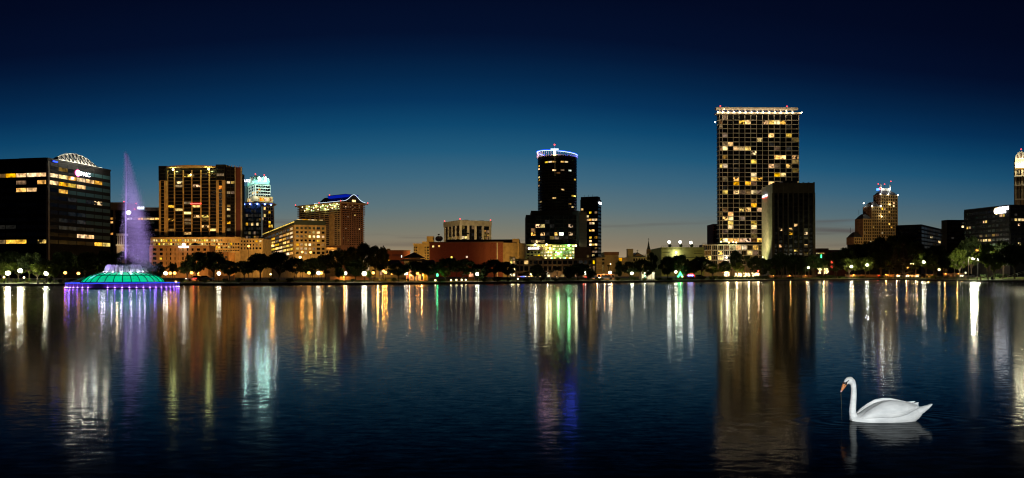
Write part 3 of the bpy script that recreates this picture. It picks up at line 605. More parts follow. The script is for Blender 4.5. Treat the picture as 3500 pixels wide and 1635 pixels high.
# --- low brown hall and small roofs on the bank
b = B('low_hall', 'long low reddish brown hall behind the shore trees, left of the yellow building', 'hall', 1300, 330, 12, 1402, depth=14)
b.body(b.z(857), 'brick'); b.part('parapet', MB().box(-.2, b.W + .2, -.25, .4, b.z(859), b.z(855)), 'brown_stone')
for a_, c_ in ((1303, 1334), (1341, 1372)): b.part('recess_panel', MB().box(b.u('R', a_), b.u('R', c_), -.12, -.02, b.z(877), b.z(869)), 'maroon')
b.piece('window', 'R', b.u('R', 1371), b.u('R', 1374), b.z(880), b.z(873), .05, .11, 'lit_white')
b.part('light_strip', MB().box(b.u('R', 1301), b.u('R', 1334), -.3, -.1, b.z(891.5), b.z(889)), 'lit')
b.part('roof_hut', MB().box(b.u('R', 1323), b.u('R', 1335), 1, 4, b.z(857), b.z(850)), 'tan')
flood('sodium floodlight on a post before the low brown hall', 1345, 308, 6, (-46, 332, 9), 3600, (1., .5, .16), 120)
b = B('lake_house', 'yellow lit lake house with stepped dark hip roofs among the shore trees', 'pavilion', 1262, 262, 0, 1486, depth=10)
w = b.W; b.body(b.z(912), 'tan')
def hip(b, p0, p1, py0, py1, y0, y1, k=.25, over=.6):
    x0, x1 = b.u('R', p0) - over, b.u('R', p1) + over; xm, ym = (x0 + x1) / 2, (y0 + y1) / 2
    q = ((x0, y0 - over), (x1, y0 - over), (x1, y1 + over), (x0, y1 + over))
    return b.part('hip_roof', MB().loft([[(x, y, b.z(py0)) for x, y in q], [(x, y, b.z(py0 - 1.8)) for x, y in q], [(xm + (x - xm) * k, ym + (y - ym) * .06, b.z(py1)) for x, y in q]]), 'slate')
hip(b, 1320, 1365, 911, 889, -.4, 8, .55); hip(b, 1432, 1485, 910, 889, -.4, 8, .6); hip(b, 1266, 1318, 912, 897, 0, 9, .6)
b.part('clerestory', MB().box(b.u('R', 1380), b.u('R', 1440), 1, 7, b.z(912), b.z(888)), 'pale_concrete')
hip(b, 1372, 1450, 893, 885, .5, 8, .7); b.part('lantern', MB().box(b.u('R', 1392), b.u('R', 1430), 2, 6, b.z(887), b.z(881)), 'pale_concrete'); hip(b, 1384, 1438, 882, 862, 1.6, 6.6, .04)
for k in range(9): b.piece('window', 'R', 1 + k * w / 9, 1 + k * w / 9 + 1.1, b.z(940), b.z(922), 0, .06, 'lit_orange' if k in (1, 5, 6) else 'glass')
pointlight(b.o, (b.u('R', 1300), -5, 4), 900, (1., .55, .12))

# --- yellow stepped building
b = B('stepped_building', 'yellow lit stepped building with square stair tower left of the brick hall', 'building', 1414, 345, 0, 1469, depth=12)
b.body(b.z(835), 'gold_stucco'); b.body(b.z(826), 'gold_stucco', 'upper_step', b.z(835), b.u('R', 1443), b.W, .5, 11)
b.part('stair_tower', MB().box(b.u('R', 1458), b.u('R', 1481), .8, 5, 0, b.z(808)), 'gold_stucco'); b.part('cornice', MB().box(-.3, b.u('R', 1443), -.3, 12, b.z(836), b.z(833)), 'gold_stucco')
for k in range(5):
    for p0, p1 in ((1415.5, 1418), (1421, 1425), (1452, 1455), (1460, 1466)): b.piece('window', 'R', b.u('R', p0), b.u('R', p1), b.z(849 + 9.6 * k), b.z(844 + 9.6 * k), 0, .06, 'glass')
flood('sodium floodlight on a post washing the yellow stepped building', 1440, 326, 8, (-38, 345, 12), 9000, (1., .62, .16), 110)
# --- brick hall
b = B('brick_hall', 'big dark red brick hall with rounded right end and four small lit windows', 'hall', 1468, 322, -2, 1719, depth=26)
zt = b.z(831); W = b.W
b.body(zt, 'brick')
rr = 9.0; arc = [(W + rr * math.sin(R_(a)), rr - rr * math.cos(R_(a))) for a in range(0, 91, 6)]
b.part('rounded_end', MB().prism([(W + .02, .05)] + arc[1:] + [(W + rr, 26), (W + .02, 26)], 0, zt - .05), 'gold_stucco')
b.part('end_block', MB().box(b.u('R', 1751), b.u('R', 1774), 2.2, 22, 0, b.z(817)), 'gold_stucco')
b.part('roof_storey', MB().box(b.u('R', 1522), b.u('R', 1750), 5, 24, zt, b.z(818)), 'black_roof')
b.part('pilaster', MB().box(b.u('R', 1698), b.u('R', 1702), -.35, .1, 0, zt), 'pale_concrete')
for p in (1600, 1655, 1678, 1688): b.part('pilaster', MB().box(b.u('R', p), b.u('R', p + 3), -.25, .1, 0, zt), 'brick')
for p, y in ((1481, 843), (1501, 842), (1544, 880), (1596, 879)): b.piece('window', 'R', b.u('R', p - 3), b.u('R', p + 3), b.z(y + 3), b.z(y - 3), 0, .06, 'lit_bright')
b.part('coping', MB().box(-.2, W + .2, -.2, .5, zt, zt + .4), 'brown_stone')
for p in (1496, 1503):
    x = b.u('R', p); ds_ = b.part('satellite_dish', MB().lathe([(.15, 0), (.8, .18), (1.15, .5), (1.1, .52), (.7, .25), (.1, .1)], (0, 0), 12), 'dark_metal'); ds_.location = (x, 2, zt + 1.6); ds_.rotation_euler = (R_(-60), R_(-30), 0)
    b.part('dish_mount', MB().tube([(x, 2, zt), (x, 2, zt + 1.7)], .12), 'dark_metal')
flood('sodium floodlight on a post washing the brick hall, left of two', 1560, 296, 6, (-18, 322, 9), 3400, (1., .40, .16), 130)
flood('sodium floodlight on a post washing the rounded gold end of the brick hall', 1755, 306, 9, (0, 330, 12), 6000, (1., .6, .16), 100)
# --- flat topped frame office
b = B('frame_office', 'flat topped cream frame office block with tall dark glass bays above the brick hall', 'office block', 1573, 430, 30, 1677, 1520)
b.body(b.z(772), 'glass'); b.body(b.z(753), 'concrete', 'attic_band', b.z(771), -.5, b.W + .5, -.5, b.D + .5)
for p in (1522, 1534, 1546, 1559): y = b.u('L', p); b.part('pier', MB().box(-.45, .1, y - .55, y + .55, 0, b.z(771)), 'pale_concrete')
for p in (1574, 1600, 1625, 1650, 1675): x = b.u('R', p); b.part('pier', MB().box(x - .6, x + .6, -.45, .1, 0, b.z(771)), 'pale_concrete')
zs = [b.z(772 + 11.5 * k) for k in range(6)]
b.grid('R', b.us('R', 1576, 1588, 1599, 1612, 1624, 1637, 1649, 1662, 1674), zs, ['d..d....', '.....fdd', '...f..dd', 'ww...fdd', ''], 'dark_frame', .2, .3, .1)
b.grid('L', b.us('L', 1571, 1559, 1546, 1534, 1522), zs, ['.f..', '', '..f.', 'ddd.', ''], 'dark_frame', .2, .3, .1)
for x, y in ((0, b.D), (0, 0), (b.W, 0)): b.beacon(x, y, b.z(750))
b.part('roof_unit', MB().box(4, 6, 2, 4, b.z(753), b.z(750)), 'dark_metal'); b.part('roof_unit', MB().box(b.W - 5, b.W - 3, 2, 4, b.z(753), b.z(750.5)), 'dark_metal')
flood('added cream floodlight on the brick hall roof washing the frame office', 1600, 372, 22, (-22, 435, 26), 42000, (1., .68, .28), 90, False)
flood('added cream floodlight on the brick hall roof washing the left bays of the frame office', 1500, 380, 22, (-30, 440, 26), 32000, (1., .68, .28), 80, False)

# --- round dark tower on a square base
b = B('round_tower', 'round black glass tower with glowing white and blue crown ring on square base', 'tower', 1798, 405, 0, 1979, depth=28)
zb = b.z(735); b.body(zb, 'dark_frame'); b.body(b.z(720), 'dark_frame', 'base_step', zb, b.u('R', 1816), b.W, 1.5, 27)
cx, cyy = (b.u('R', 1844) + b.u('R', 1978)) / 2, 14.0; rad = (b.u('R', 1978) - b.u('R', 1844)) / 2 * (405 + 14) / 405
zt0 = b.z(541, d=419)
b.part('drum', MB().lathe([(rad - .1, zb), (rad - .1, zt0)], (cx, cyy), 48), 'dark_frame')
nz, na = 20, 15
q = random.Random(11)
pat = {(18, 4): 'lit', (18, 5): 'lit', (18, 6): 'lit', (18, 8): 'lit', (18, 9): 'lit', (15, 6): 'lit_spot', (14, 7): 'lit_dim', (15, 8): 'lit_dim', (12, 12): 'lit', (16, 1): 'lit', (17, 1): 'lit_spot', (13, 1): 'lit', (12, 1): 'lit_spot', (6, 12): 'lit_bright', (6, 11): 'lit', (5, 6): 'lit', (8, 8): 'lit_spot', (3, 10): 'lit_dim', (2, 11): 'lit_spot', (4, 2): 'lit_dim', (15, 10): 'lit_white', (10, 1): 'lit_dim', (7, 14): 'lit_dim'}
zrow = lin(zb + 1, zt0 - 1.2, nz)
for k in range(nz):
    for i in range(na):
        t0, t1 = R_(180 + 180 * i / na + .9), R_(180 + 180 * (i + 1) / na - .9)
        if b.count.get('window', 0) >= 300: break
        key = ('rt', i, pat.get((k, i), 'glass'))
        me = BOXES.get(key)
        if me is None:
            m = MB(); rr_ = rad + .02; h = zrow[1] - zrow[0] - .7
            m.loft([[(rr_ * math.cos(t), rr_ * math.sin(t), zz) for t, rr_ in ((t0, rad - .15), (t0, rad + .02), (t1, rad + .02), (t1, rad - .15))] for zz in (0, h)]); me = BOXES[key] = m.mesh('window', key[2])
        o = link('window', me, b.o); o.location = (cx, cyy, zrow[k] + .35); b.count['window'] = b.count.get('window', 0) + 1
b.part('light_pole_strip', MB().tube([(b.u('R', 1899), cyy - rad - .5, b.z(600, d=408)), (b.u('R', 1899), cyy - rad - .5, b.z(525, d=408))], .22), 'concrete')
# crown ring: white fins under a blue and white tube, the right side lower
def crown(t, dz=0): x, y = cx + (rad + .35) * math.cos(t), cyy + (rad + .35) * math.sin(t); return (x, y, zt0 + 1.9 - .95 * math.cos(t) + dz)
for k in range(52):
    t = 2 * math.pi * k / 52; p = crown(t); b.part('crown_fin', MB().tube([(p[0], p[1], zt0 - .3), p], .13, 5), 'white_paint')
N2 = 72; arcs = [2 * math.pi * k / N2 for k in range(N2 + 1)]
b.part('crown_ring', MB().tube([crown(t, .12) for t in arcs], .12), 'led_white'); b.part('crown_blue_ring', MB().tube([crown(t, .36) for t in arcs], .13), 'led_blue')
b.part('roof_deck', MB().lathe([(rad - .6, zt0), (rad - .6, zt0 + .5)], (cx, cyy), 32), 'white_stone')
x = b.u('R', 1898); b.part('crown_bar', MB().box(x - 2.0, x + 2.0, cyy - rad - .6, cyy - rad - .2, zt0 + 2.7, zt0 + 3.2), 'led_white'); b.part('crown_lantern', MB().box(x - .5, x + .5, cyy - rad - .6, cyy - rad - .1, zt0 - .2, zt0 + 2.6), 'lamp_warm')
b.part('mast', MB().tube([(x, cyy - rad, zt0 + 3), (x, cyy - rad, b.z(497, d=408))], .14), 'white_paint'); b.beacon(x, cyy - rad, b.z(496, d=408), r=.55)
for t in range(190, 360, 17): p = crown(R_(t)); pointlight(b.o, (cx + (rad - 1.6) * math.cos(R_(t)), cyy + (rad - 1.6) * math.sin(R_(t)), zt0 + 2.4), 420 if t < 285 else 900, (1., .55, .62) if t < 285 else (.05, .08, 1.), .3)
zs = [b.z(p) for p in (737, 752, 766, 780, 794, 807, 820, 833)]
b.grid('R', b.us('R', 1799, 1815, 1831, 1847, 1863, 1879, 1895, 1911, 1927, 1943, 1959, 1977), zs, ['...........', '....f......', '..sw.f...s.', '.d.........', '.s.sf.sc.s.', '...f.ddff..', '.dsd....f..'], 'dark_frame', .2, .35, .1, cap=400)
c = B('glass_wing', 'pale sky reflecting glass wing at the right of the round tower base', 'tower', 1979.5, 404, 52, 2006, depth=14)
c.body(c.z(722), 'glass_panel'); c.grid('R', lin(.2, c.W - .1, 4), [c.z(724 + 10.2 * k) for k in range(13)], ['yyyy'] * 12, 'glass_panel', .12, .25, .08, 'sky_glass')
# --- lit garage under it
g = B('parking_garage', 'brightly lit yellow and green parking garage under the round tower', 'garage', 1798, 396, 0, 1965, depth=7)
g.body(g.z(836), 'olive_stucco'); zs = [g.z(p) for p in (838, 847, 858, 869, 879, 888)]
g.grid('R', g.us('R', 1858, 1869, 1880, 1890, 1901, 1912, 1922, 1933, 1944, 1955, 1964), zs, ['bGHbGGGGHb', 'bGbGHgGHgg', 'GGbHGGgggG', 'bGGHGgHGbg', 'GHGGHGgGgG'], 'olive_stucco', .45, .55, .3, pane='garage_dim')
g.grid('R', g.us('R', 1800, 1812, 1824, 1836, 1848, 1857), zs, ['.dHbG', '     ', '....H', '..HGG', '.....'], 'olive_stucco', .5, .7, .2)
g.part('sign_panel', MB().box(g.u('R', 1800), g.u('R', 1856), -.5, -.1, g.z(856), g.z(845)), 'brown_stone')
zz = g.z(850); g.disc('R', g.u('R', 1809), zz, .55, 'sign_white', .6)
for k, h in enumerate((.42, .42, .46, .4, .5, .44, .42, .5, .46)): x = g.u('R', 1813 + 3.4 * k); g.part('sign_letter', MB().box(x, x + .34, -.75, -.6, zz - .36, zz - .36 + h * 1.6), 'sign_white')
q = random.Random(3)
for p, y, mt, cl in ((1829, 838, 'lamp_white', (1, 1, .7)), (1868, 837, 'lamp_warm', (1, .9, .5)), (1944, 840, 'lamp_green', (.4, 1, .4)), (1968, 841, 'lamp_warm', (1, .9, .5)), (1908, 868, 'lamp_green', (.5, 1, .4)), (1880, 850, 'lamp_warm', (1, .85, .4))):
    x = g.u('R', p); g.part('garage_lamp', MB().sphere((x, -.9, g.z(y)), .5, 8, 6), mt); pointlight(g.o, (x, -1.6, g.z(y)), 600 if mt != 'lamp_green' else 700, cl, .5)
for k in range(22):
    p, y = q.uniform(1860, 1960), q.choice((852, 863, 874, 883)); g.part('garage_lamp', MB().sphere((g.u('R', p), -.45, g.z(y)), .2, 6, 4), 'lamp_warm' if q.random() < .7 else 'lamp_green')
b = B('brown_annexe', 'plain brown block at the right end of the lit garage', 'low building', 1964, 394, 0, 2020, depth=12)
b.body(b.z(846), 'brown_stone'); b.part('coping', MB().box(-.2, b.W + .2, -.2, 12, b.z(846), b.z(844)), 'tan'); b.piece('window', 'R', b.W - 2, b.W - 1, b.z(880), b.z(872), 0, .06, 'lit_dim')
# --- dark slab tower behind
b = B('slab_tower', 'slim black glass tower with scattered lit windows right of the round tower', 'tower', 2044, 460, 68, 2055.5, 1984)
b.body(b.z(681), 'dark_frame'); b.part('penthouse', MB().box(1, b.W - .5, b.D - 10, b.D, b.z(682), b.z(671)), 'dark_frame')
zs = [b.z(684 + 12.2 * k) for k in range(17)]
b.grid('L', lin(.3, b.D - .3, 6), zs, ['', '......', '.....w', 'd.w.wd', '...ww.', 'wwww.o', '.ww...', '......', '.ws.s.', '....s.', 's.w...', '..w...', 'wwb...', 'd.....', 'dd.d..', '.s....', ''], 'dark_frame', .22, .9, .12)
b.grid('R', lin(.2, b.W - .2, 4), zs, ['yyyy'] * 16, 'dark_frame', .15, .8, .08, 'sky_glass')
b.part('sign', MB().box(b.W * .2, b.W * .8, -.6, -.2, b.z(697), b.z(690)), 'sign_white')
for k in range(3): b.part('aerial', MB().tube([(1.5, b.D - 2 - k * 2.5, b.z(671)), (1.5, b.D - 2 - k * 2.5, b.z(664))], .07), 'dark_metal')
# --- lakeside shops
b = B('shop_block', 'two storey cream shop block with dark windows and lit ground floor shops', 'shops', 1762, 296, 0, 2036, depth=12)
b.body(b.z(887), 'tan')
zs = [b.z(p) for p in (888, 907, 930)]
b.grid('R', b.us('R', 1763, 1776, 1790, 1808, 1822, 1840, 1856, 1872, 1888, 1904, 1922, 1940, 1958, 1976, 1994, 2010, 2024, 2035), zs, ['..w..........ff.w', '...........ddf.sd'], 'tan', .5, .75, .35)
b.part('upper_block', MB().box(b.u('R', 1809), b.u('R', 1853), -.6, 6, b.z(888), b.z(876)), 'pale_concrete')
for k, p in enumerate((1769, 1787, 1806, 1824, 1842, 1866, 1890, 1914, 1940, 1966, 1992, 2016)):
    x0 = b.u('R', p); b.piece('shop_window', 'R', x0, x0 + 1.5, b.z(957), b.z(940), 0, .08, ('lit_orange', 'cream_light', 'lit', 'lit_dim')[k % 4] if k < 6 else 'lit_dim')
b.part('awning', MB().extrude_x([(0, b.z(936)), (-1.7, b.z(943)), (-1.6, b.z(944)), (0, b.z(938))], b.u('R', 1770), b.u('R', 1812)), 'awning')
x = b.u('R', 1787); b.part('neon_sign', MB().box(x - .7, x + .75, -1.3, -1.1, b.z(950.5), b.z(945)), 'led_blue')
for p in (1775, 1800, 1830, 1870, 1905): pointlight(b.o, (b.u('R', p), -2.2, b.z(948)), 190, (1., .55, .22), .2)
b = B('stair_tower', 'slim glass stair tower lit yellow inside at left of the cream shop block', 'tower', 1742, 292, 0, 1762, depth=3)
b.body(b.z(878), 'olive_stucco')
b.grid('R', b.us('R', 1743, 1752, 1761), [b.z(880 + 11 * k) for k in range(8)], ['Hd', 'Gw', 'Hb', 'Gb', 'wb', 'Gb', 'wb'], 'tan', .25, .3, .2)
pointlight(b.o, (b.W / 2, -1.5, b.z(915)), 120, (1., .85, .35), .25)
# --- tan church school, church and steeple
b = B('parish_hall', 'plain tan three storey parish hall with dark roof box and one orange window', 'hall', 2037, 330, 0, 2147, depth=14)
b.body(b.z(881), 'tan'); b.body(b.z(873), 'tan', 'raised_bay', 0, b.u('R', 2067), b.u('R', 2114), -.6, 12); b.body(b.z(862), 'brown_stone', 'roof_box', b.z(873), b.u('R', 2065), b.u('R', 2115), -.8, 11)
for k in range(4): b.piece('window', 'R', b.u('R', 2057.5), b.u('R', 2066), b.z(895 + 11.4 * k), b.z(885 + 11.4 * k), 0, .07, 'glass')
b.piece('window', 'R', b.u('R', 2115), b.u('R', 2126), b.z(892), b.z(883), 0, .07, 'lit_orange')
for k in range(3): b.part('string_course', MB().box(-.1, b.W, -.12, .1, b.z(893 + 13 * k), b.z(892 + 13 * k)), 'pale_concrete')
flood('sodium floodlight on a post washing the tan parish hall', 2080, 304, 6, (40, 330, 7), 6000, (1., .58, .14), 125)
b = B('church', 'small church with dark gable roof and cross beside its steeple', 'church', 2145, 336, 0, 2216, depth=16)
b.body(b.z(879), 'tan'); b.part('square_tower', MB().box(b.u('R', 2145), b.u('R', 2164), -.5, 3, 0, b.z(853)), 'tan'); b.part('tower_coping', MB().box(b.u('R', 2144.5), b.u('R', 2164.5), -.7, 3.2, b.z(853), b.z(851.5)), 'brown_stone')
x0, x1, xm = b.u('R', 2162), b.u('R', 2204), b.u('R', 2179)
b.part('gable_roof', MB().extrude_y([(x0, b.z(878)), (x1 + .4, b.z(878)), (x1 - .3, b.z(876)), (xm, b.z(863)), (x0 - .2, b.z(876))], -.5, 14), 'slate')
b.part('gable_wall', MB().extrude_y([(x0 + 1, b.z(876)), (x1 - 1, b.z(876)), (xm, b.z(866))], -.7, -.5), 'brown_stone')
b.part('cross', MB().box(xm - .06, xm + .06, 0, .12, b.z(863), b.z(854)).box(xm - .4, xm + .4, 0.01, .11, b.z(857.5), b.z(856.6)), 'iron')
for k in range(5): b.piece('arched_window', 'R', b.u('R', 2165 + 9 * k), b.u('R', 2170 + 9 * k), b.z(893), b.z(884), 0, .07, 'glass')
for p in (2199, 2206): b.part('pinnacle', MB().lathe([(.3, b.z(880)), (.3, b.z(874)), (.02, b.z(867))], (b.u('R', p), .4), 6), 'tan')
b = B('steeple', 'thin pointed church steeple with cross standing against the sky', 'steeple', 2212, 338, 0, 2224.5, depth=1.6)
b.body(b.z(868), 'tan'); b.body(b.z(853), 'brown_stone', 'belfry', b.z(868), -.06, b.W + .06, -.06, 1.66)
b.part('spire', MB().lathe([(.82, b.z(853)), (.62, b.z(849)), (.03, b.z(822))], (b.W / 2, .8), 8), 'slate')
b.part('cross', MB().box(b.W / 2 - .06, b.W / 2 + .06, .75, .87, b.z(822.5), b.z(814)).box(b.W / 2 - .36, b.W / 2 + .36, .76, .86, b.z(818), b.z(817)), 'iron')
for k in range(2): b.piece('louvre', 'R', .2 + .7 * k, .6 + .7 * k, b.z(865), b.z(857), .06, .1, 'black_roof')
# --- olive garage with roof lamps
b = B('parking_garage', 'olive lit plain garage wall with three bright lamps on its roof', 'garage', 2261, 345, 0, 2408, depth=30)
b.body(b.z(846), 'olive_stucco')
b.part('rail', MB().box(0, b.W, .1, .18, b.z(841.5), b.z(840.8)), 'iron')
for k in range(20): b.piece('rail_post', 'R', b.W * k / 19 - .03, b.W * k / 19 + .03, b.z(846), b.z(841.2), -.18, -.1, 'iron')
for y0, p0, p1 in ((851, 2264, 2330), (862, 2264, 2290), (866, 2372, 2402), (858, 2372, 2402), (880, 2264, 2402)): b.part('groove', MB().box(b.u('R', p0), b.u('R', p1), -.05, -.01, b.z(y0 + 1.6), b.z(y0)), 'dark_frame')
for p, y in ((2292, 827), (2330, 827), (2367, 829)):
    x = b.u('R', p); b.part('lamp_post', MB().tube([(x, 3, b.z(846)), (x, 3, b.z(y + 3))], .09), 'iron'); b.part('roof_lamp', MB().sphere((x, 3, b.z(y)), .6, 10, 6), 'lamp_white'); pointlight(b.o, (x, 3, b.z(y)), 1500, (.96, 1., .85), .66)
    b.part('planter_shrub', MB().sphere((x, 1.4, b.z(840)), .75, 7, 5), 'hedge_leaf')
for p, y in ((2310, 863), (2310, 875)):
    x = b.u('R', p); b.part('wall_lamp', MB().sphere((x, -.7, b.z(y)), .36, 8, 6), 'lamp_white'); pointlight(b.o, (x, -1.3, b.z(y)), 420, (.9, 1., .7), .4)
flood('greenish floodlight on a post washing the olive garage wall', 2350, 312, 6, (76, 345, 11), 4200, (.95, .95, .30), 125)
# --- small dark tower sliver
b = B('slim_block', 'slim dark block peeping out left of the tallest tower', 'building', 2437, 470, 0, 2456, depth=14)
b.body(b.z(766), 'maroon'); b.grid('R', lin(.2, b.W - .2, 2), [b.z(770 + 9 * k) for k in range(8)], ['', '', '', '', '', '', ''], 'maroon', .4, .5, .15)
# --- the tallest tower
b = B('apartment_tower', 'tallest apartment tower with cream grid frame, lit flats and roof lamp row', 'tower', 2459, 440, 2.0, 2732, 2452)
zt = b.z(390); b.body(zt, 'dark_frame')
us = b.us('R', 2460, 2470, 2488, 2507, 2527, 2547, 2567, 2587, 2607, 2627, 2647, 2667, 2687, 2707, 2731)
zs = [b.z(p) for p in [391.5, 411] + [425.7 + 14.95 * k for k in range(28)]]
L = ['.d............', '....sw..sbbs..', '............f.', '..............', '.d.......b..w.', '.......s.....d', '.dw...........', 'db.wwb....d...', '......s.......', '.d........wb.s', '......w......d', 'wb.......wd.s.', '...f.........d', '......w...ww..', '.d.s..ws......', '...w.wd..w...w', '.f............', '.w.s.dwd......', '..............', '......d.......', '......w.......', '.d..ss.w......', '..w...........', '.sw.d.........', '..w...w.......', '..b...w.......', '.d....d.......', '......d.......', 'sbwwwsdw......']
b.grid('R', us, zs, L, 'pale_concrete', .2, .34, .3, 'glass', slabs=False, p=.02, litset=('lit_faint', 'lit_dim'))
strong = {0: 1, 1: 1, 3: 1, 5: 1, 6: 1, 9: 1, 10: 1, 12: 1, 13: 1}      # bays with deep balcony slabs, the rest thin
for k, z_ in enumerate(zs):
    for i in range(14):
        dp = .42 if (i in strong or k > 21) else .16
        b.piece('balcony_slab', 'R', us[i] + .16, us[i + 1] - .16, z_ - (.17 if dp > .3 else .07), z_ + (.17 if dp > .3 else .07), -.05, dp, 'pale_concrete')
for k, z_ in enumerate(zs): b.piece('side_slab', 'L', 0, b.D, z_ - .22, z_ + .22, -.05, .45, 'concrete')
# crown frame with its row of lamps
zc0, zc1 = zt, b.z(368)
b.part('roof_deck', MB().box(-1.5, b.W + 1.2, -1.2, b.D, zt, zt + .9), 'pale_concrete')
b.part('crown_beam', MB().box(-1.8, b.W - .8, -1.0, 1.4, zc1 - 1.3, zc1), 'pale_concrete')
b.part('crown_screen', MB().box(3, b.W - 7, 3.5, 4, zt + .9, zc1 - 1.5), 'tan')
for k in range(14):
    x = us[k] if k else .2
    b.part('crown_post', MB().box(x - .22, x + .22, -.8, -.3, zt + .9, zc1 - 1.3), 'pale_concrete')
for k in range(15):
    x = us[k]; x = -1.2 if k == 0 else (b.W + .9 if k == 14 else x)
    b.part('roof_lamp', MB().sphere((x, -1.7, b.z(386)), .30, 8, 6), 'lamp_white'); pointlight(b.o, (x, -2.3, b.z(386)), 220, (1., .70, .40), .32)
b.part('wall_lamp', MB().sphere((-1.6, 2, b.z(416)), .36, 8, 6), 'lamp_white')
for x in (.6, b.u('R', 2690)): b.beacon(x, -.5, zc1 + .5, r=.5)
for p, y in ((2475, 375), (2473, 384), (2687, 379)): b.part('roof_lamp', MB().sphere((b.u('R', p), -.9, b.z(y)), .3, 7, 5), 'lamp_warm')
for k, (p, pw) in enumerate(((2475, 16000), (2570, 18500))): flood('added warm floodlight on a post washing the tallest tower, %s' % ('left of two on posts', 'right of two on posts')[k], p, 372, 9, (Xp(p, 440), 440, 62), pw, (1., .68, .34), 75)
flood('added warm floodlight on the bank tower roof washing the top right of the tallest tower', 2690, 386, 47.5, (142, 440, 84), 11000, (1., .74, .42), 80, False)
# podium
g = B('podium_flats', 'five storey cream grid podium of flats at the foot of the tallest tower', 'apartments', 2400, 430, 0, 2606, depth=7)
g.body(g.z(837), 'tan')
zs = [g.z(p) for p in (838, 856, 874, 890, 906)]
g.grid('R', g.us('R', 2402, 2432, 2453, 2473, 2493, 2513, 2533, 2553, 2573, 2593, 2606), zs, ['...dHwb.w.b', 'd.s..d.wd..', 's.b.s..d...', '..d.d......'], 'pale_concrete', .55, .5, .35)
for i, p in enumerate((2410, 2418, 2425, 2439, 2446, 2460, 2467, 2480, 2487, 2500, 2507, 2520, 2527, 2540, 2547, 2560, 2567, 2580, 2587, 2600)): g.piece('mullion', 'R', g.u('R', p) - .07, g.u('R', p) + .07, g.z(906), g.z(838), .08, .2, 'tan')
g.part('roof_rail', MB().box(0, g.W * .2, .1, .16, g.z(832), g.z(831)), 'iron')
for p, y, pw in ((2482, 881, 500), (2505, 829, 240), (2490, 830, 240), (2515, 830, 200), (2463, 827, 260)):
    x = g.u('R', p); g.part('wall_lamp', MB().sphere((x, -1.0, g.z(y)), .4, 8, 6), 'lamp_white' if pw > 300 else 'lamp_warm'); pointlight(g.o, (x, -1.6, g.z(y)), pw, (1., .9, .7) if pw > 300 else (.9, 1., .5), .4)
flood('warm floodlight on a post washing the podium flats', 2500, 392, 5, (115, 430, 10), 14000, (1., .58, .2), 125)
# --- concrete bank building
b = B('bank_tower', 'concrete bank tower with floodlit green side wall and dark ribbed front', 'tower', 2641, 372, -4, 2783, 2604)
zt, zband = b.z(627), b.z(661); b.body(zt, 'concrete')
usb = [b.u('R', p) for p in (2643, 2660, 2677, 2694, 2711.5, 2729, 2746, 2763.5, 2782)]
b.part('dark_front', MB().box(usb[0], usb[-1], -.04, .1, 0, zband), 'dark_frame')
for k, u_ in enumerate(usb): b.piece('pilaster', 'R', u_ - (.5 if k in (0, 8) else .24), u_ + (.5 if k in (0, 8) else .24), 0, zband, -.02, .7, 'shaded_concrete')
for k in range(9): b.part('attic_fin', MB().box(usb[k] - .3, usb[k] + .3, -.75, .1, zband, zt + .2), 'shaded_concrete')
b.part('attic_band', MB().box(usb[0], usb[-1], -.4, .1, zband, zt), 'shaded_concrete')  # darker copy of the concrete, shade of the unlit front in its colour
zs = [b.z(664 + 14.2 * k) for k in range(16)]
b.grid('R', usb, zs, ['', '', '', '', '', '', '', '....s...', '.s.s....', '...s..s.', '', '', '.s....s.', '....s...', '......s.', ''], 'dark_frame', .75, .6, .1, cols=False)
for k in (8, 10, 12, 14): b.piece('spandrel', 'R', usb[6] + .3, usb[7] - .3, zs[k + 1] + .2, zs[k] - .6, .1, .16, 'concrete')
u0, u1 = b.u('L', 2624), b.u('L', 2610)
b.part('sign_panel', MB().extrude_x([(u0, b.z(658)), (u1, b.z(658)), (u1, b.z(664.5)), (u0, b.z(664.5))], -.5, -.2), 'sign_white'); b.part('sign_edge', MB().box(-.55, -.15, u0, u1, b.z(666), b.z(664.7)), 'sign_red')
b.part('roof_plant', MB().box(6, b.W - 6, 5, 14, zt, zt + 1.6), 'dark_metal')
flood('green tinted floodlight at the foot of the bank tower side wall, left of two', 2566, 386, 5, P(2618, 760, 386), 9000, (.95, .95, .34), 100)
flood('green tinted floodlight at the foot of the bank tower side wall, right of two', 2572, 380, 6, P(2625, 690, 381), 11000, (.95, .95, .34), 70)
flood('green tinted floodlight at the foot of the bank tower front, right', 2806, 340, 4, P(2775, 830, 370), 3200, LIME, 50)
b = B('climbing_screen', 'tall narrow trellis of lit creeper on the left edge of the bank tower', 'trellis', 2602, 396, 0, 2612, depth=.5)
b.part('trellis', MB().box(0, b.W, 0, .12, 1, b.z(840)), 'iron')
m = MB(); q = random.Random(8)
for k in range(500):
    x, z_ = q.uniform(-.1, b.W), q.uniform(1, b.z(838)); s_ = .22; a = q.uniform(0, 6); m.quad((x - s_ * math.cos(a), -.1 - q.random() * .4, z_ - s_ * math.sin(a)), (x + s_, -.1, z_), (x + s_ * math.cos(a), -.3, z_ + s_ * math.sin(a)), (x - s_ * .4, -.1, z_ + s_))
stuff(b.part('creeper', m, 'lamplit_leaf'))
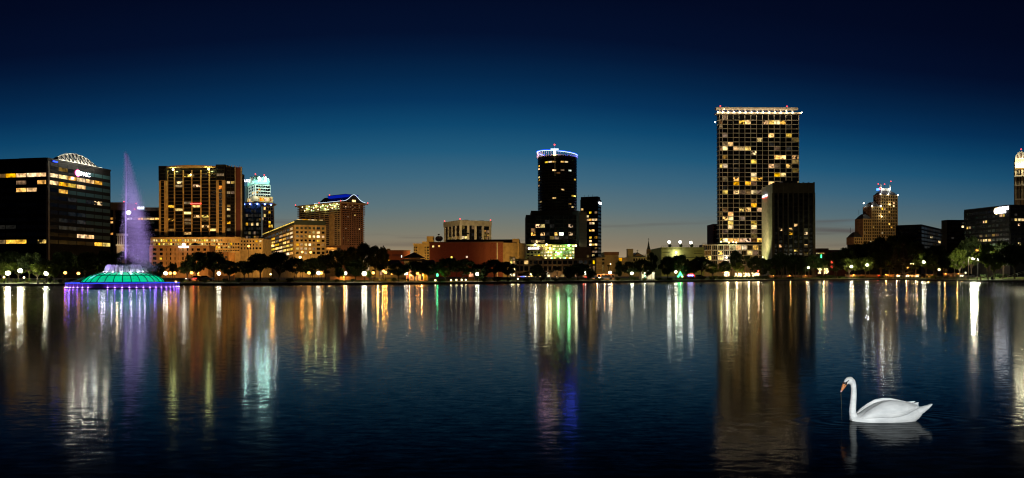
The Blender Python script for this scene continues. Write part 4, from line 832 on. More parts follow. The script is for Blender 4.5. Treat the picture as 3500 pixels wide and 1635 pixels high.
# --- low dark building right of the bank
b = B('low_block', 'low dark block with lit window strip right of the bank tower', 'low building', 2786, 400, 0, 2900, depth=14)
b.body(b.z(855), 'maroon'); b.part('roof_hut', MB().box(b.u('R', 2797), b.u('R', 2838), 2, 8, b.z(855), b.z(849)), 'brown_stone')
for k in range(4): b.piece('window', 'R', b.u('R', 2790 + 7 * k), b.u('R', 2796 + 7 * k), b.z(868), b.z(864.5), 0, .08, 'lit')
b.part('neon_sign', MB().box(b.u('R', 2805), b.u('R', 2808), -.4, -.2, b.z(882), b.z(871)), 'neon_green'); b.part('wall_lamp', MB().sphere((b.u('R', 2840), -.5, b.z(875)), .35, 7, 5), 'lamp_warm')
# --- stepped tower with mansard roofs
def stepped(name, label, px, d, th, pxr, pxl, py_wall, py_roof, cols, rows, top_in=3.2, lit=None, lcols=4, spires=()):
    b = B(name, label, 'tower', px, d, th, pxr, pxl, group='stepped tower blocks'); zt = b.z(py_wall); b.body(zt, 'dark_frame'); b.in_ = top_in
    zs = [b.z(py_wall + 1 + 10.4 * k) for k in range(rows + 1)]
    b.grid('R', lin(.25, b.W - .1, cols), zs, lit or [], 'gold_stucco', .62, .78, .4); b.grid('L', lin(.25, b.D - .1, lcols), zs, [], 'brown_stone', .8, .9, .4)
    zr = b.z(py_roof); q4 = ((-.2, -.3), (b.W + .2, -.3), (b.W + .2, b.D + .2), (-.2, b.D + .2))
    mid = zt + (zr - zt) * .55
    def ins(k): return ((k, k), (b.W - k, k), (b.W - k, b.D - k), (k, b.D - k))
    b.part('mansard_roof', MB().loft([[(x, y, zt) for x, y in q4], [(x, y, mid) for x, y in ins(top_in * .42)], [(x, y, zr) for x, y in ins(top_in)]]), 'slate')
    return b
S1 = stepped('stepped_tower', 'tallest block of the stepped tower with lit crown, spires and blue sign', 3010.5, 560, 18, 3067, 2988, 666, 650, 7, 15, 2.8, ['', '', '.....w.', '.....w.', 'ws.....', '...s...', '', '.df.d..', '', '...s...', '....s..', '', 'd.f..f.', '', ''])
b = S1; zr = b.z(650); k = 2.8
b.part('crown_box', MB().box(k + .5, b.W - k - .5, k + .5, b.D - k - .5, zr, b.z(641)), 'white_stone')
for x, y in ((k + .4, k + .4), (b.W - k - .4, k + .4), (k + .4, b.D - k)): b.part('spire', MB().lathe([(.12, zr), (.45, b.z(641)), (.5, b.z(638)), (.05, b.z(625))], (x, y), 8), 'white_stone'); pointlight(b.o, (x - .3, y - 1.6, b.z(644)), 420, (.95, 1., .9), .3)
for x, y, p in ((k, b.D - 1, 627), (b.W * .5, 4, 628), (b.W - k, k, 618)): b.beacon(x, y, b.z(p), r=.5, mast=4)
b.text('Fifth Third', 'L', b.D * .42, b.z(646.5), 1.5, 'sign_blue', -.2, w=b.D * .42); b.disc('L', b.D * .1, b.z(644.5), .95, 'sign_red', -.3)
for x, y in ((-.6, -.6), (b.W * .42, -.8), (b.W + .3, -.6)): b.part('eave_lamp', MB().sphere((x, y, b.z(664.5)), .36, 7, 5), 'lamp_white'); pointlight(b.o, (x, y - .6, b.z(664)), 110, (.95, 1., .85), .3)
b.part('facade_lamp', MB().sphere((b.W * .5, -.7, b.z(699)), .4, 7, 5), 'lamp_warm'); pointlight(b.o, (b.W * .5, -1.3, b.z(697)), 220, (1., .85, .5), .3)
b = stepped('stepped_tower', 'middle block of the stepped tower with rounded dark roof and corner lamps', 2979, 556, 18, 3010, 2952, 707, 690, 4, 11, 2.6, ['', '', '', '', '', '', 's...', '', '', '', ''], 5)
for x, y in ((.2, -.5), (b.W - .3, -.5), (-.5, b.D * .9), (b.W * .4, 3)): b.part('eave_lamp', MB().sphere((x, y, b.z(704 if y < 1 else 692)), .4, 7, 5), 'lamp_white'); pointlight(b.o, (x, y - .7, b.z(703)), 200, (.95, 1., .85), .3)
b.part('facade_lamp', MB().sphere((b.W + .2, -.9, b.z(740)), .45, 7, 5), 'lamp_warm'); pointlight(b.o, (b.W + .2, -1.5, b.z(737)), 320, (1., .85, .5), .3)
b = stepped('stepped_tower', 'lower block of the stepped tower with plain dark roof and aerial', 2950, 552, 18, 2979, 2925, 749, 731, 4, 8, 2.6, ['', '', '', '', 'd...', '', '', '...b'], 5); b.part('aerial', MB().tube([(1, b.D - 2, b.z(735)), (1, b.D - 2, b.z(716))], .1), 'iron')
b = stepped('stepped_tower', 'smallest gold lit block at the left foot of the stepped tower', 2919, 548, 18, 2948, 2896, 812, 793, 4, 2, 2.6, [], 5); b.part('aerial', MB().tube([(1, b.D - 2, b.z(797)), (1, b.D - 2, b.z(777))], .1), 'iron')
flood('added sodium floodlight on a post washing the stepped tower, right of two', 3045, 470, 14, (258, 560, 38), 48000, (1., .62, .24), 70)
flood('added sodium floodlight on a post washing the foot of the stepped tower, left of two', 2940, 480, 12, (243, 552, 26), 20000, (1., .66, .26), 75)
# --- dark low offices at right
b = B('office_block', 'long unlit black office block right of the stepped tower', 'office block', 3149, 395, 52, 3240, 3062)
b.body(b.z(769), 'dark_frame'); b.part('parapet', MB().box(-.2, b.W, -.2, b.D + .2, b.z(769), b.z(767.5)), 'dark_metal')
zs = [b.z(772 + 13 * k) for k in range(8)]
b.grid('R', lin(.3, b.W - .3, 10), zs, ['', '', '...s......', '......s..', '.....ff...', '', ''], 'dark_frame', .3, .7, .12); b.grid('L', lin(.3, b.D - .3, 8), zs, ['', '', '', '', '', '', ''], 'dark_frame', .3, .7, .12)
b = B('office_block', 'raised black office block with one lit window at its right edge', 'office block', 3237, 350, 4, 3300, depth=4)
b.body(b.z(752), 'dark_frame'); b.grid('R', b.us('R', 3238, 3250, 3262, 3274, 3286, 3297), [b.z(756 + 13 * k) for k in range(7)], ['....f', '....b', '', '', '.f...', '....d'], 'dark_frame', .3, .8, .12)
b = B('office_block', 'big black office block at far right with white sign and lit window rows', 'office block', 3452, 272, 10, 3620, 3296)
b.body(b.z(702), 'dark_frame'); b.part('parapet', MB().box(-.15, b.W, -.15, b.D, b.z(702), b.z(700)), 'dark_metal')
sc = lambda py, px, d: Zp(px, py, d)
zs = [b.z(710 + 16.5 * k) for k in range(10)]
usL = b.us('L', 3450, 3443, 3436, 3429, 3416, 3403, 3390, 3376, 3368, 3360, 3347, 3334, 3321, 3312, 3304, 3297)
b.grid('L', usL, zs, ['...............', '..ww...........', '.......ww......', '............ww.', '...f...........', '....ddfdfd.....', '...ff.wwwdwww..', '...f...........', '..........w.w..'], 'dark_frame', .3, .8, .12)
b.grid('R', lin(.3, b.W * .7, 10), zs, ['', '.f........', 'fwwww.....', '..s.......', '', '....d.....', '..f.d.....', '..s.......', '.s........'], 'dark_frame', .3, .8, .12)
zz = b.z(713.5); b.disc('L', b.u('L', 3409), zz - .4, .95, 'sign_white', .3)
b.part('sign_disc_rim', MB().lathe([(.95, -.06), (1.08, -.06), (1.08, .06), (.95, .06)], (0, 0), 24), 'lamp_warm'); o = COL.objects[-1]; o.location = (-.3, b.u('L', 3409), zz - .4); o.rotation_euler = (0, math.pi / 2, 0)
for k in range(8): y = b.u('L', 3415 + 4.6 * k); y2 = b.u('L', 3415 + 4.6 * k + 3.7); b.part('sign_letter', MB().box(-.5, -.3, y2, y, zz - .35, zz + .75 + .12 * (k % 2)), 'sign_white')
for k in range(9): y = b.u('L', 3415 + 3.0 * k); y2 = b.u('L', 3415 + 3.0 * k + 2.4); b.part('sign_letter', MB().box(-.5, -.3, y2, y, zz - 1.35, zz - .62), 'sign_white')
# --- arched top tower at the right edge
b = B('arched_tower', 'tall cream tower with floodlit arched top cut by the right edge', 'tower', 3470, 520, -29, 3536, depth=12)
zt = b.z(545); b.body(zt, 'tan'); xm, rw = b.W * .33, b.W * .33
arc = [(xm - rw * math.cos(t), zt + (b.z(520) - zt) * math.sin(t)) for t in [math.pi * k / 14 for k in range(15)]]
b.part('arched_top', MB().extrude_y(arc, -.6, 6), 'pale_concrete'); b.part('rear_roof', MB().box(rw * .9, b.W, 1, 12, zt, b.z(524)), 'brown_stone')
for k in range(3): b.piece('slot', 'R', xm - 2.2 + 1.7 * k, xm - 1.4 + 1.7 * k, b.z(544 if k != 1 else 541), b.z(533 if k != 1 else 526), .6, .66, 'brown_stone')
b.part('ledge', MB().box(-.6, b.W, -.9, .2, b.z(605), b.z(602)), 'pale_concrete'); b.part('ledge', MB().box(-.1, b.W, -.45, .2, b.z(636), b.z(633)), 'pale_concrete'); b.part('ledge', MB().box(-.1, b.W, -.45, .2, b.z(684), b.z(681)), 'pale_concrete')
for y0, y1 in ((580, 599), (607, 632), (638, 680), (686, 712)):
    for k in range(6): p = 3475.5 + 5.8 * k + (6 if k > 2 else 0); b.piece('window', 'R', b.u('R', p), b.u('R', p + 4.2), b.z(y1), b.z(y0), 0, .08, 'glass')
b.part('lamp_box', MB().box(.6, b.W * .62, -1.6, -1.0, b.z(575), b.z(571)), 'lamp_warm')
for x in (1.2, 4.0, 6.6): pointlight(b.o, (x, -3.0, b.z(566)), 2600, (1., .92, .62), .5)
b.beacon(b.W * .33, 1, b.z(513), r=.6)
flood('added sodium floodlight on the office roof washing the arched tower shaft', 3490, 420, 46, (330, 520, 66), 30000, (1., .66, .30), 60, False)
# ================================================================== the bank: regions used to tell alike things apart
REG = [(-400, 240, 'on the far left bank'), (240, 520, 'behind the fountain'), (520, 800, 'right of the fountain'), (800, 1120, 'before the bright office block'), (1120, 1330, 'before the brown balcony tower'), (1330, 1480, 'before the lake house'), (1480, 1760, 'before the brick hall'), (1760, 2040, 'before the cream shops'), (2040, 2260, 'before the church'), (2260, 2420, 'before the olive garage'), (2420, 2620, 'before the tallest tower'), (2620, 2800, 'before the bank tower'), (2800, 3060, 'before the stepped tower'), (3060, 3250, 'left of the lakeside railing'), (3250, 3700, 'on the far right bank')]
ORD = ['first', 'second', 'third', 'fourth', 'fifth', 'sixth', 'seventh', 'eighth', 'ninth', 'tenth', 'eleventh', 'twelfth']
def place_labels(items, look):
    """items: (px, ...) tuples of alike things; returns one label each, by landmark and order from the left"""
    out = {}
    for a, b, ph in REG:
        its = sorted([i for i in items if a <= i[0] < b], key=lambda i: i[0])
        for k, i in enumerate(its): out[i] = '%s %s%s' % (look, ph, '' if len(its) == 1 else ', %s from the left' % ORD[k])
    return out
# ------------------------------------------------------------------ lamps along the bank
GL = {}
def lamp_meshes(kind):
    if kind not in GL:
        GL[kind] = (MB().lathe([(.10, -.52), (.20, -.46), (.20, -.40), (.12, -.36)], (0, 0), 10).mesh('collar', 'iron'), MB().sphere((0, 0, 0), .44, 12, 8, 1.0).mesh('globe', kind, True), MB().lathe([(.30, .27), (.14, .46), (.03, .6)], (0, 0), 10).mesh('finial', 'iron'))
    return GL[kind]
POST = MB().lathe([(1.9, 0), (1.9, .08), (1.0, .12), (.8, 1.0)], (0, 0), 8).mesh('post', 'iron')
def lamp(name, label, cat, group, px, py, off, mat, power, col, scale=1., hmin=2.2):
    d = shore(px) + off; zg = ground_z(px, d); z = max(Zp(px, py, d), zg + hmin)
    o = thing(name, label, cat, (Xp(px, d), d, zg), 0, group); h = z - zg
    p = link('post', POST, o); p.scale = (.07, .07, h - .4 * scale)
    for me in lamp_meshes(mat): c = link(me.name, me, o); c.location = (0, 0, h); c.scale = (scale,) * 3
    if power: pointlight(o, (0, 0, h), power, col, .46 * scale)
    return o
W1 = (1., .90, .62)
PARK = [(27, 934, 7, 7000), (69, 926, 12, 7000), (159, 935, 4.5, 7000), (566, 936, 10, 700), (748, 940, 6, 600), (1088, 941, 9, 350), (1180, 941, 5, 750), (1245, 940, 4, 1200), (1387, 939, 6, 500), (1631, 948, 1.6, 700), (1745, 936, 9, 600), (1868, 934, 10, 500), (2000, 935, 9, 420), (2085, 932, 4, 700), (2160, 935, 6, 480), (2216, 931, 8, 600), (2310, 930, 10, 480), (2437, 927, 5, 3600), (2536, 922, 8, 700), (2763, 915, 9, 800), (2910, 912, 6, 4200), (2964, 906, 10, 3600), (3158, 896, 10, 4200)]
LB = place_labels(PARK, 'white globe park lamp on a post')
for it in PARK: lamp('park_lamp', LB[it], 'lamp', 'white park lamps along the lake', it[0], it[1], it[2], 'lamp_white', it[3] * 1.7, W1, 1.0 + .25 * (it[3] > 1000))
SODL = [(582, 940, 14, 420), (597, 940, 15, 420), (655, 939, 18, 150), (675, 940, 18, 150), (850, 842, 100, 6000), (932, 840, 95, 6000), (1033, 862, 70, 1500), (1062, 863, 75, 1500), (1026, 880, 62, 800), (1056, 938, 12, 160), (1098, 941, 10, 200), (1276, 940, 12, 260), (1311, 927, 30, 6000), (1318, 939, 20, 3500), (1427, 941, 9, 420), (1633, 917, 30, 900), (2342, 928, 16, 160), (2472, 929, 18, 160), (2824, 926, 16, 500), (3103, 915, 22, 420), (223, 933, 15, 110), (268, 939, 14, 80), (1340, 941, 8, 160)]
LB = place_labels(SODL, 'orange sodium street lamp on a post')
for it in SODL: lamp('street_lamp', LB[it], 'lamp', 'orange street lamps', it[0], it[1], it[2], 'lamp_sodium' if it[0] not in (1026,) else 'lamp_warm', it[3] * 1.3, (1., .36, .05), .9)
LOW = [(14, 948, 5, 40), (82, 949, 5, 40), (601, 967, .6, 260), (1007, 890, 60, 60), (925, 938, 14, 60), (1488, 963, 1.5, 70), (1542, 963, 1.5, 60), (1560, 960, 3, 60), (1578, 960, 3, 120), (1592, 961, 3, 120), (1814, 938, 14, 60), (1847, 943, 6, 120), (2087, 903, 60, 240), (2203, 943, 9, 220), (2607, 879, 8, 520), (3113, 902, 18, 200), (3122, 902, 18, 200), (1770, 954, 4, 60), (2592, 927, 14, 50)]
LB = place_labels(LOW, 'small garden lamp')
for it in LOW: lamp('garden_lamp', LB[it], 'lamp', 'small garden lamps', it[0], it[1], it[2], {601: 'lamp_sodium', 2592: 'lamp_red'}.get(it[0], 'lamp_warm'), it[3], (1., .88, .6), .5, .5)
# tall street light at right with an arm
d = 262; zg = ground_z(3310, d); o = thing('tall_street_light', 'tall street light with glaring head on an arm at the right bank', 'lamp', (Xp(3310, d), d, zg)); h = Zp(3310, 884, d) - zg
MB().lathe([(.16, 0), (.13, 1), (.09, h)], (0, 0), 8).build('post', 'wood', o); MB().tube([(0, 0, h - .1), (.7, 0, h + .25), (1.3, 0, h + .2)], .05).build('arm', 'iron', o)
MB().lathe([(.5, 0), (.62, .12), (.4, .3), (.1, .36)], (1.75, 0), 12).build('lamp_head', 'iron', o); MB().sphere((1.75, 0, h + .02), .62, 14, 8, .6).build('globe', 'lamp_white', o, True)
o.children[2].location.z = h + .18
pointlight(o, (1.75, 0, h - .1), 30000, (1., .95, .66), .64)
d = 268; o = thing('tall_street_light', 'second lamp head just right of the tall street light at right', 'lamp', (Xp(3342, d), d, ground_z(3342, d))); h = Zp(3342, 887, d) - ground_z(3342, d)
MB().lathe([(.12, 0), (.08, h)], (0, 0), 8).build('post', 'iron', o); MB().sphere((0, 0, h), .5, 12, 8, .7).build('globe', 'lamp_white', o, True); pointlight(o, (0, 0, h), 9000, W1, .52)
lamp('globe_lamp', 'single warm globe lamp behind the lakeside railing', 'lamp', None, 3210, 922, 12, 'lamp_warm', 260, (1., .9, .5), .9)

# ------------------------------------------------------------------ trees
def leaf_cloud(m, c, r, n, s, q, flat=.8):
    for _ in range(n):
        v = Vector((q.gauss(0, 1), q.gauss(0, 1), q.gauss(0, 1))).normalized() * (q.random() ** .45) * r
        p = Vector(c) + Vector((v.x, v.y, v.z * flat))
        a = Vector((q.gauss(0, 1), q.gauss(0, 1), q.gauss(0, .7))).normalized(); b = a.orthogonal().normalized(); b = (Matrix.Rotation(q.uniform(0, 6.28), 3, a) @ b)
        k = s * q.uniform(.6, 1.3); a = a * k; b = b * k * .55
        i = len(m.v); m.v += [tuple(p - a), tuple(p + b), tuple(p + a), tuple(p - b)]; m.f.append((i, i + 1, i + 2, i + 3))
def oak(seed, leaf, bark, lo=.34, dens=1.0, irregular=.3):
    """unit tree: height 1, crown radius 1 (the thing is scaled to metres)"""
    q = random.Random(seed); cr = MB(); tr = MB()
    tr.loft([[(.045 * k * math.cos(a), .045 * k * math.sin(a), z) for a in [2 * math.pi * i / 7 for i in range(7)]] for k, z in ((1.7, -.02), (1.1, .04), (.95, .2), (.8, lo + .08))])
    tips = []
    for k in range(7):
        a = 2 * math.pi * k / 7 + q.uniform(-.3, .3); e = Vector((math.cos(a) * q.uniform(.45, .75), math.sin(a) * q.uniform(.45, .75), q.uniform(lo + .12, .8)))
        mid = Vector((e.x * .4, e.y * .4, lo + (e.z - lo) * .6)); tr.tube([(0, 0, lo * .75), mid, e], [.032, .022, .008], 5); tips.append(e)
    cz = (1 + lo) / 2; hz = (1 - lo) / 2
    for k in range(34):
        t = q.uniform(0, 6.28); u = q.uniform(-1, 1); rr = (1 - abs(u) ** 2.2) ** .5 * (.55 + .45 * q.random()) * (1 + q.uniform(-irregular, irregular * .4))
        c = (rr * .82 * math.cos(t), rr * .82 * math.sin(t), cz + u * hz * .78)
        leaf_cloud(cr, c, q.uniform(.17, .30), int(120 * dens), .055, q, hz * 1.25)
    return tr.mesh('trunk', bark), cr.mesh('crown', leaf)
OAK = [oak(s, 'oak_leaf', 'tree_bark', lo, dn) for s, lo, dn in ((1, .30, 1), (2, .36, .9), (3, .25, 1.1), (4, .40, .8))]
LIT = [oak(s, 'lamplit_leaf', 'pale_bark', lo, .8, .4) for s, lo in ((11, .34), (12, .42))]
def palm(seed):
    q = random.Random(seed); tr = MB(); cr = MB()
    tr.tube([(0, 0, -.02), (.03, .02, .3), (.05, .02, .62), (.06, .02, .80)], [.13, .10, .085, .09], 7)
    for k in range(30):
        a = 2 * math.pi * k / 30 * 1.7 + q.uniform(-.2, .2); up = q.uniform(-.35, 1.1); pts = []
        for j in range(7):
            t = j / 6; pts.append(Vector((.06 + math.cos(a) * t * math.cos(up * .6), .02 + math.sin(a) * t * math.cos(up * .6), .80 + .20 * (math.sin(up) * t * 1.0 - .75 * t * t))))
        for j in range(6):
            dv = (pts[j + 1] - pts[j]).normalized(); sd = dv.cross(Vector((0, 0, 1))).normalized() * (.24 * (1 - .5 * abs(j / 6 - .4))); dz = Vector((0, 0, -.028))
            for sg in (-1, 1):
                for f in (0, .5): p0 = pts[j].lerp(pts[j + 1], f); cr.quad(p0, p0 + sd * sg + dz + (pts[j + 1] - pts[j]) * .55, p0 + sd * sg * .9 + dz * 1.6 + (pts[j + 1] - pts[j]) * .75, p0 + (pts[j + 1] - pts[j]) * .35)
    return tr.mesh('trunk', 'pale_bark'), cr.mesh('fronds', 'palm_leaf')
PALM = [palm(21), palm(22)]
def cypress(seed):
    q = random.Random(seed); tr = MB(); cr = MB(); tr.tube([(0, 0, -.02), (0, 0, .08), (.02, 0, .5), (0, .02, .99)], [.16, .085, .06, .01], 7)
    for k in range(70):
        z = .16 + .82 * k / 70; a = q.uniform(0, 6.28); l = (1.05 - z) * q.uniform(.7, 1.15); e = Vector((math.cos(a) * l, math.sin(a) * l, z + q.uniform(-.03, .06)))
        tr.tube([(0, 0, z - .02), e], [.02, .005], 4); leaf_cloud(cr, e * .7 + Vector((0, 0, z * .3)), .2, 16, .05, q, .25); leaf_cloud(cr, e, .14, 12, .05, q, .25)
    return tr.mesh('trunk', 'pale_bark'), cr.mesh('foliage', 'cypress_leaf')
CYP = [cypress(31)]
def bare(seed):
    q = random.Random(seed); tr = MB(); cr = MB()
    def br(p, dv, l, r, n):
        e = p + dv * l; tr.tube([p, p.lerp(e, .5) + Vector((q.uniform(-.02, .02), q.uniform(-.02, .02), 0)), e], [r, r * .8, r * .6], 4)
        if n == 0: leaf_cloud(cr, e, .13, 9, .045, q, .4); return
        for _ in range(3):
            d2 = (dv + Vector((q.uniform(-.9, .9), q.uniform(-.9, .9), q.uniform(-.05, .35)))).normalized(); br(e, Vector((d2.x, d2.y, abs(d2.z) * .6 + .12)), l * .66, r * .6, n - 1)
    br(Vector((0, 0, -.02)), Vector((0, 0, 1)), .34, .05, 4)
    return tr.mesh('trunk', 'pale_bark'), cr.mesh('twigs', 'cypress_leaf')
BARE = [bare(41), bare(42)]
def shrub_mesh(seed, mat):
    q = random.Random(seed); cr = MB(); tr = MB()
    for k in range(5): a = q.uniform(0, 6.28); tr.tube([(0, 0, -.05), (math.cos(a) * .4, math.sin(a) * .4, .6)], [.05, .02], 4)
    for k in range(12): t = q.uniform(0, 6.28); r = q.uniform(.1, .75); leaf_cloud(cr, (r * math.cos(t), r * math.sin(t), q.uniform(.3, .78)), .3, 55, .11, q, .75)
    return tr.mesh('stems', 'tree_bark'), cr.mesh('leaves', mat)
SHR = [shrub_mesh(51, 'hedge_leaf'), shrub_mesh(52, 'lamplit_leaf'), shrub_mesh(53, 'hedge_leaf')]
# (px, top of crown py, half width px, metres behind the bank edge, kind)
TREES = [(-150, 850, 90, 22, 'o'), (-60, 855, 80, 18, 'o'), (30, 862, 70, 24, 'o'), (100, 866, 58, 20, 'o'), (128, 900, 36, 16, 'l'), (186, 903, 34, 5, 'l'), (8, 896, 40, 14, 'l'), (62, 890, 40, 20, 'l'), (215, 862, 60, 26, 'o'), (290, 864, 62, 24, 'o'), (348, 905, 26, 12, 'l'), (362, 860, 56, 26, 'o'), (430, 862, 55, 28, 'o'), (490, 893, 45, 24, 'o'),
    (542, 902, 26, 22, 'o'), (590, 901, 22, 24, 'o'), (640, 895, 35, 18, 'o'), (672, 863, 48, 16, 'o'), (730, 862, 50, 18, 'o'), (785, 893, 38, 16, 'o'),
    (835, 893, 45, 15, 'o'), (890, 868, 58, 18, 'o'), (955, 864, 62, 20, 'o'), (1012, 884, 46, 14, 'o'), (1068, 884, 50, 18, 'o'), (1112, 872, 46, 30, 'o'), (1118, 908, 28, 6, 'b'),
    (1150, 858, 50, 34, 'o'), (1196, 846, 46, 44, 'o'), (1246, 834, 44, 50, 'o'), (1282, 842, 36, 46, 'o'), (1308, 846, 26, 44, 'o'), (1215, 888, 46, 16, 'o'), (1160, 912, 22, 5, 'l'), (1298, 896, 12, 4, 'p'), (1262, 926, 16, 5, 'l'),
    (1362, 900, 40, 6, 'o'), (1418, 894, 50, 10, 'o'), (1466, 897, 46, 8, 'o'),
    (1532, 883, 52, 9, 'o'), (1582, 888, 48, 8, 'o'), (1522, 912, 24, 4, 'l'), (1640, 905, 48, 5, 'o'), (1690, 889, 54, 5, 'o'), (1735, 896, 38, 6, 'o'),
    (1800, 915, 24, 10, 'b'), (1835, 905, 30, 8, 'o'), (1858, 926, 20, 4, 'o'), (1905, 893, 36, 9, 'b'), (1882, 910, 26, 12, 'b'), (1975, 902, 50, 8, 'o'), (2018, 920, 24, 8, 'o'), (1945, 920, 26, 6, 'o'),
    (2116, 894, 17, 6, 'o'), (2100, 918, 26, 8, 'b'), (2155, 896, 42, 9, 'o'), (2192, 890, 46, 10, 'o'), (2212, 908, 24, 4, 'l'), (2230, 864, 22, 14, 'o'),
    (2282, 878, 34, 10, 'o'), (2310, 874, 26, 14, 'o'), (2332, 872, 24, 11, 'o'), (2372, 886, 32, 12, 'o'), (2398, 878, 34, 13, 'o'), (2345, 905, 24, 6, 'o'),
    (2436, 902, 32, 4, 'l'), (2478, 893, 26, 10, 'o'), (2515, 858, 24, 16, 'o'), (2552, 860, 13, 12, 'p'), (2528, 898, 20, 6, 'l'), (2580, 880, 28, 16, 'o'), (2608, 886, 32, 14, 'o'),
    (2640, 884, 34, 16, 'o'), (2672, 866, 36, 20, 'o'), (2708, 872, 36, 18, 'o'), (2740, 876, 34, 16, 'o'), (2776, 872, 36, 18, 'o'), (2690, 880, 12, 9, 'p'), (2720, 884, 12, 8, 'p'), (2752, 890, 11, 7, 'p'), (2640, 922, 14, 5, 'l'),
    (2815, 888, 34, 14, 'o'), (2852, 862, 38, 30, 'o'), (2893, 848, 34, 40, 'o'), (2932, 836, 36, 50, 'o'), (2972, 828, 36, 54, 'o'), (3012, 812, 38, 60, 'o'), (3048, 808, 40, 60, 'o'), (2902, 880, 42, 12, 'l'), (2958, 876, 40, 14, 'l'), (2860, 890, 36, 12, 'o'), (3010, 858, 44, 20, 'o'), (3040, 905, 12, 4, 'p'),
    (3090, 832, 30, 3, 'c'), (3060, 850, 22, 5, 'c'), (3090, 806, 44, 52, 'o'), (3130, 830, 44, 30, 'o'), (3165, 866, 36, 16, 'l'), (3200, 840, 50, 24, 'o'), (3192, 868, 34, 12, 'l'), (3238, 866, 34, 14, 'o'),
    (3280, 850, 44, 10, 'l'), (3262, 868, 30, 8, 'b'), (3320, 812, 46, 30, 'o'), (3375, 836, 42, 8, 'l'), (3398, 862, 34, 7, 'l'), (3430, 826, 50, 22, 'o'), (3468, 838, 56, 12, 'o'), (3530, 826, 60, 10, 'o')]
LOOK = {'o': 'dark leafy oak', 'l': 'light green lamp lit tree', 'p': 'tall palm', 'c': 'feathery brown cypress', 'b': 'nearly bare thin tree'}
NM = {'o': 'oak_tree', 'l': 'leafy_tree', 'p': 'palm_tree', 'c': 'cypress_tree', 'b': 'bare_tree'}; KIT = {'o': OAK, 'l': LIT, 'p': PALM, 'c': CYP, 'b': BARE}
q = random.Random(99)
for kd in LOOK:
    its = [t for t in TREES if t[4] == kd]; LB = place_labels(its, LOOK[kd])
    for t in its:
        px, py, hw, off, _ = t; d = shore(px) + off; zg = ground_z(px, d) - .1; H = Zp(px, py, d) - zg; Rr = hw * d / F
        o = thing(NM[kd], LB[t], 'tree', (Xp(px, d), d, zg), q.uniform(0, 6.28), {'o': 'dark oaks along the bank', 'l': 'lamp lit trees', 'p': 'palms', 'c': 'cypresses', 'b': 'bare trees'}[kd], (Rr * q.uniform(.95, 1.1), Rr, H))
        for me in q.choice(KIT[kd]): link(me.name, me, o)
SHRUBS = [(12, 1.3, 9, 5, 1), (55, 1.2, 10, 5, 1), (98, 1.3, 9, 5, 1), (140, 1.2, 8, 5, 1), (170, 1.5, 7, 4, 0), (205, 1.1, 8, 4, 0), (250, 1.1, 12, 5, 0), (620, 1.1, 9, 4, 0), (700, 1.1, 9, 4, 0), (770, 1.2, 10, 4, 0), (815, 1.3, 12, 4, 0), (870, 1.2, 13, 4, 0), (930, 1.2, 13, 4, 0), (990, 1.2, 12, 4, 0), (1150, 1., 8, 3, 2), (1205, 1., 9, 4, 2), (1345, 1.2, 8, 5, 0), (1395, 1., 8, 5, 0), (1505, .9, 10, 2, 0), (1655, 1.7, 22, 1.2, 0), (1700, 1.6, 20, 1.2, 0), (1738, 1.4, 12, 1.6, 0), (1800, 1., 12, 2, 0), (1850, 1.3, 14, 2, 0), (1900, .8, 9, 2, 0), (2050, 1., 10, 4, 1), (2110, 1.1, 12, 4, 0), (2160, 1.2, 13, 5, 1), (2205, 1.0, 10, 3, 1), (2250, 1.1, 12, 3, 0), (2290, 1., 11, 3, 0), (2400, 1.1, 12, 5, 0), (2440, 1.5, 14, 5, 1), (2470, 1.4, 13, 5, 1), (2500, 1.4, 13, 6, 0), (2530, 1.5, 14, 6, 0), (2560, 1.5, 14, 6, 0), (2590, 1.5, 13, 6, 0), (2620, 1.4, 13, 7, 0), (2650, 1.1, 9, 6, 0), (2700, 1., 12, 8, 0), (2810, 1.5, 16, 7, 0), (2840, 1.6, 15, 8, 0), (2870, 1.3, 12, 8, 0), (2920, 1.6, 12, 8, 1), (2945, 1.2, 9, 8, 0), (3010, 1.2, 10, 9, 0), (3185, 1.9, 14, 4, 1), (3230, 1.2, 10, 16, 0), (3280, 1.4, 14, 18, 0), (3360, 1.4, 14, 20, 0), (3420, 1.6, 20, 22, 0)]
LB = place_labels(SHRUBS, 'low rounded shrub')
for t in SHRUBS:
    px, h, hw, off, kd = t; d = shore(px) + off; o = thing('shrub', LB[t], 'shrub', (Xp(px, d), d, ground_z(px, d) - .05), q.uniform(0, 6.28), 'low shrubs along the bank', (hw * d / F * 1.25, hw * d / F, h))
    for me in SHR[kd]: link(me.name, me, o)

# ------------------------------------------------------------------ small buildings and lights on the bank
b = B('garden_pavilion', 'small cream lit pavilion with columns and teal door under the oak', 'pavilion', 2190, 266, 0, 2237, depth=4)
zg = ground_z(2210, 266); b.body(zg + 2.6, 'pale_concrete'); b.part('flat_roof', MB().box(-.4, b.W + .4, -1.2, 4.2, zg + 2.6, zg + 2.85), 'wood')
for k in range(7): x = .1 + k * (b.W - .2) / 6; b.part('column', MB().tube([(x, -1.0, zg - .2), (x, -1.0, zg + 2.6)], .09), 'white_paint')
for k in range(5): b.piece('lit_panel', 'R', .3 + k * .85, .95 + k * .85, zg + .3, zg + 2.2, 0, .06, 'teal_light' if k == 1 else 'cream_light')
for x in (1., 3.2): pointlight(b.o, (x, -.6, zg + 2.2), 170, (1., .95, .65), .12)
b = B('arcade', 'orange lit garden arcade under the dark oaks before the lake house', 'arcade', 1388, 226, 0, 1462, depth=3)
zg = ground_z(1420, 226); b.body(zg + 1.9, 'orange_stucco'); b.part('roof', MB().box(-.3, b.W + .3, -1.1, 3.2, zg + 1.95, zg + 2.15), 'slate')
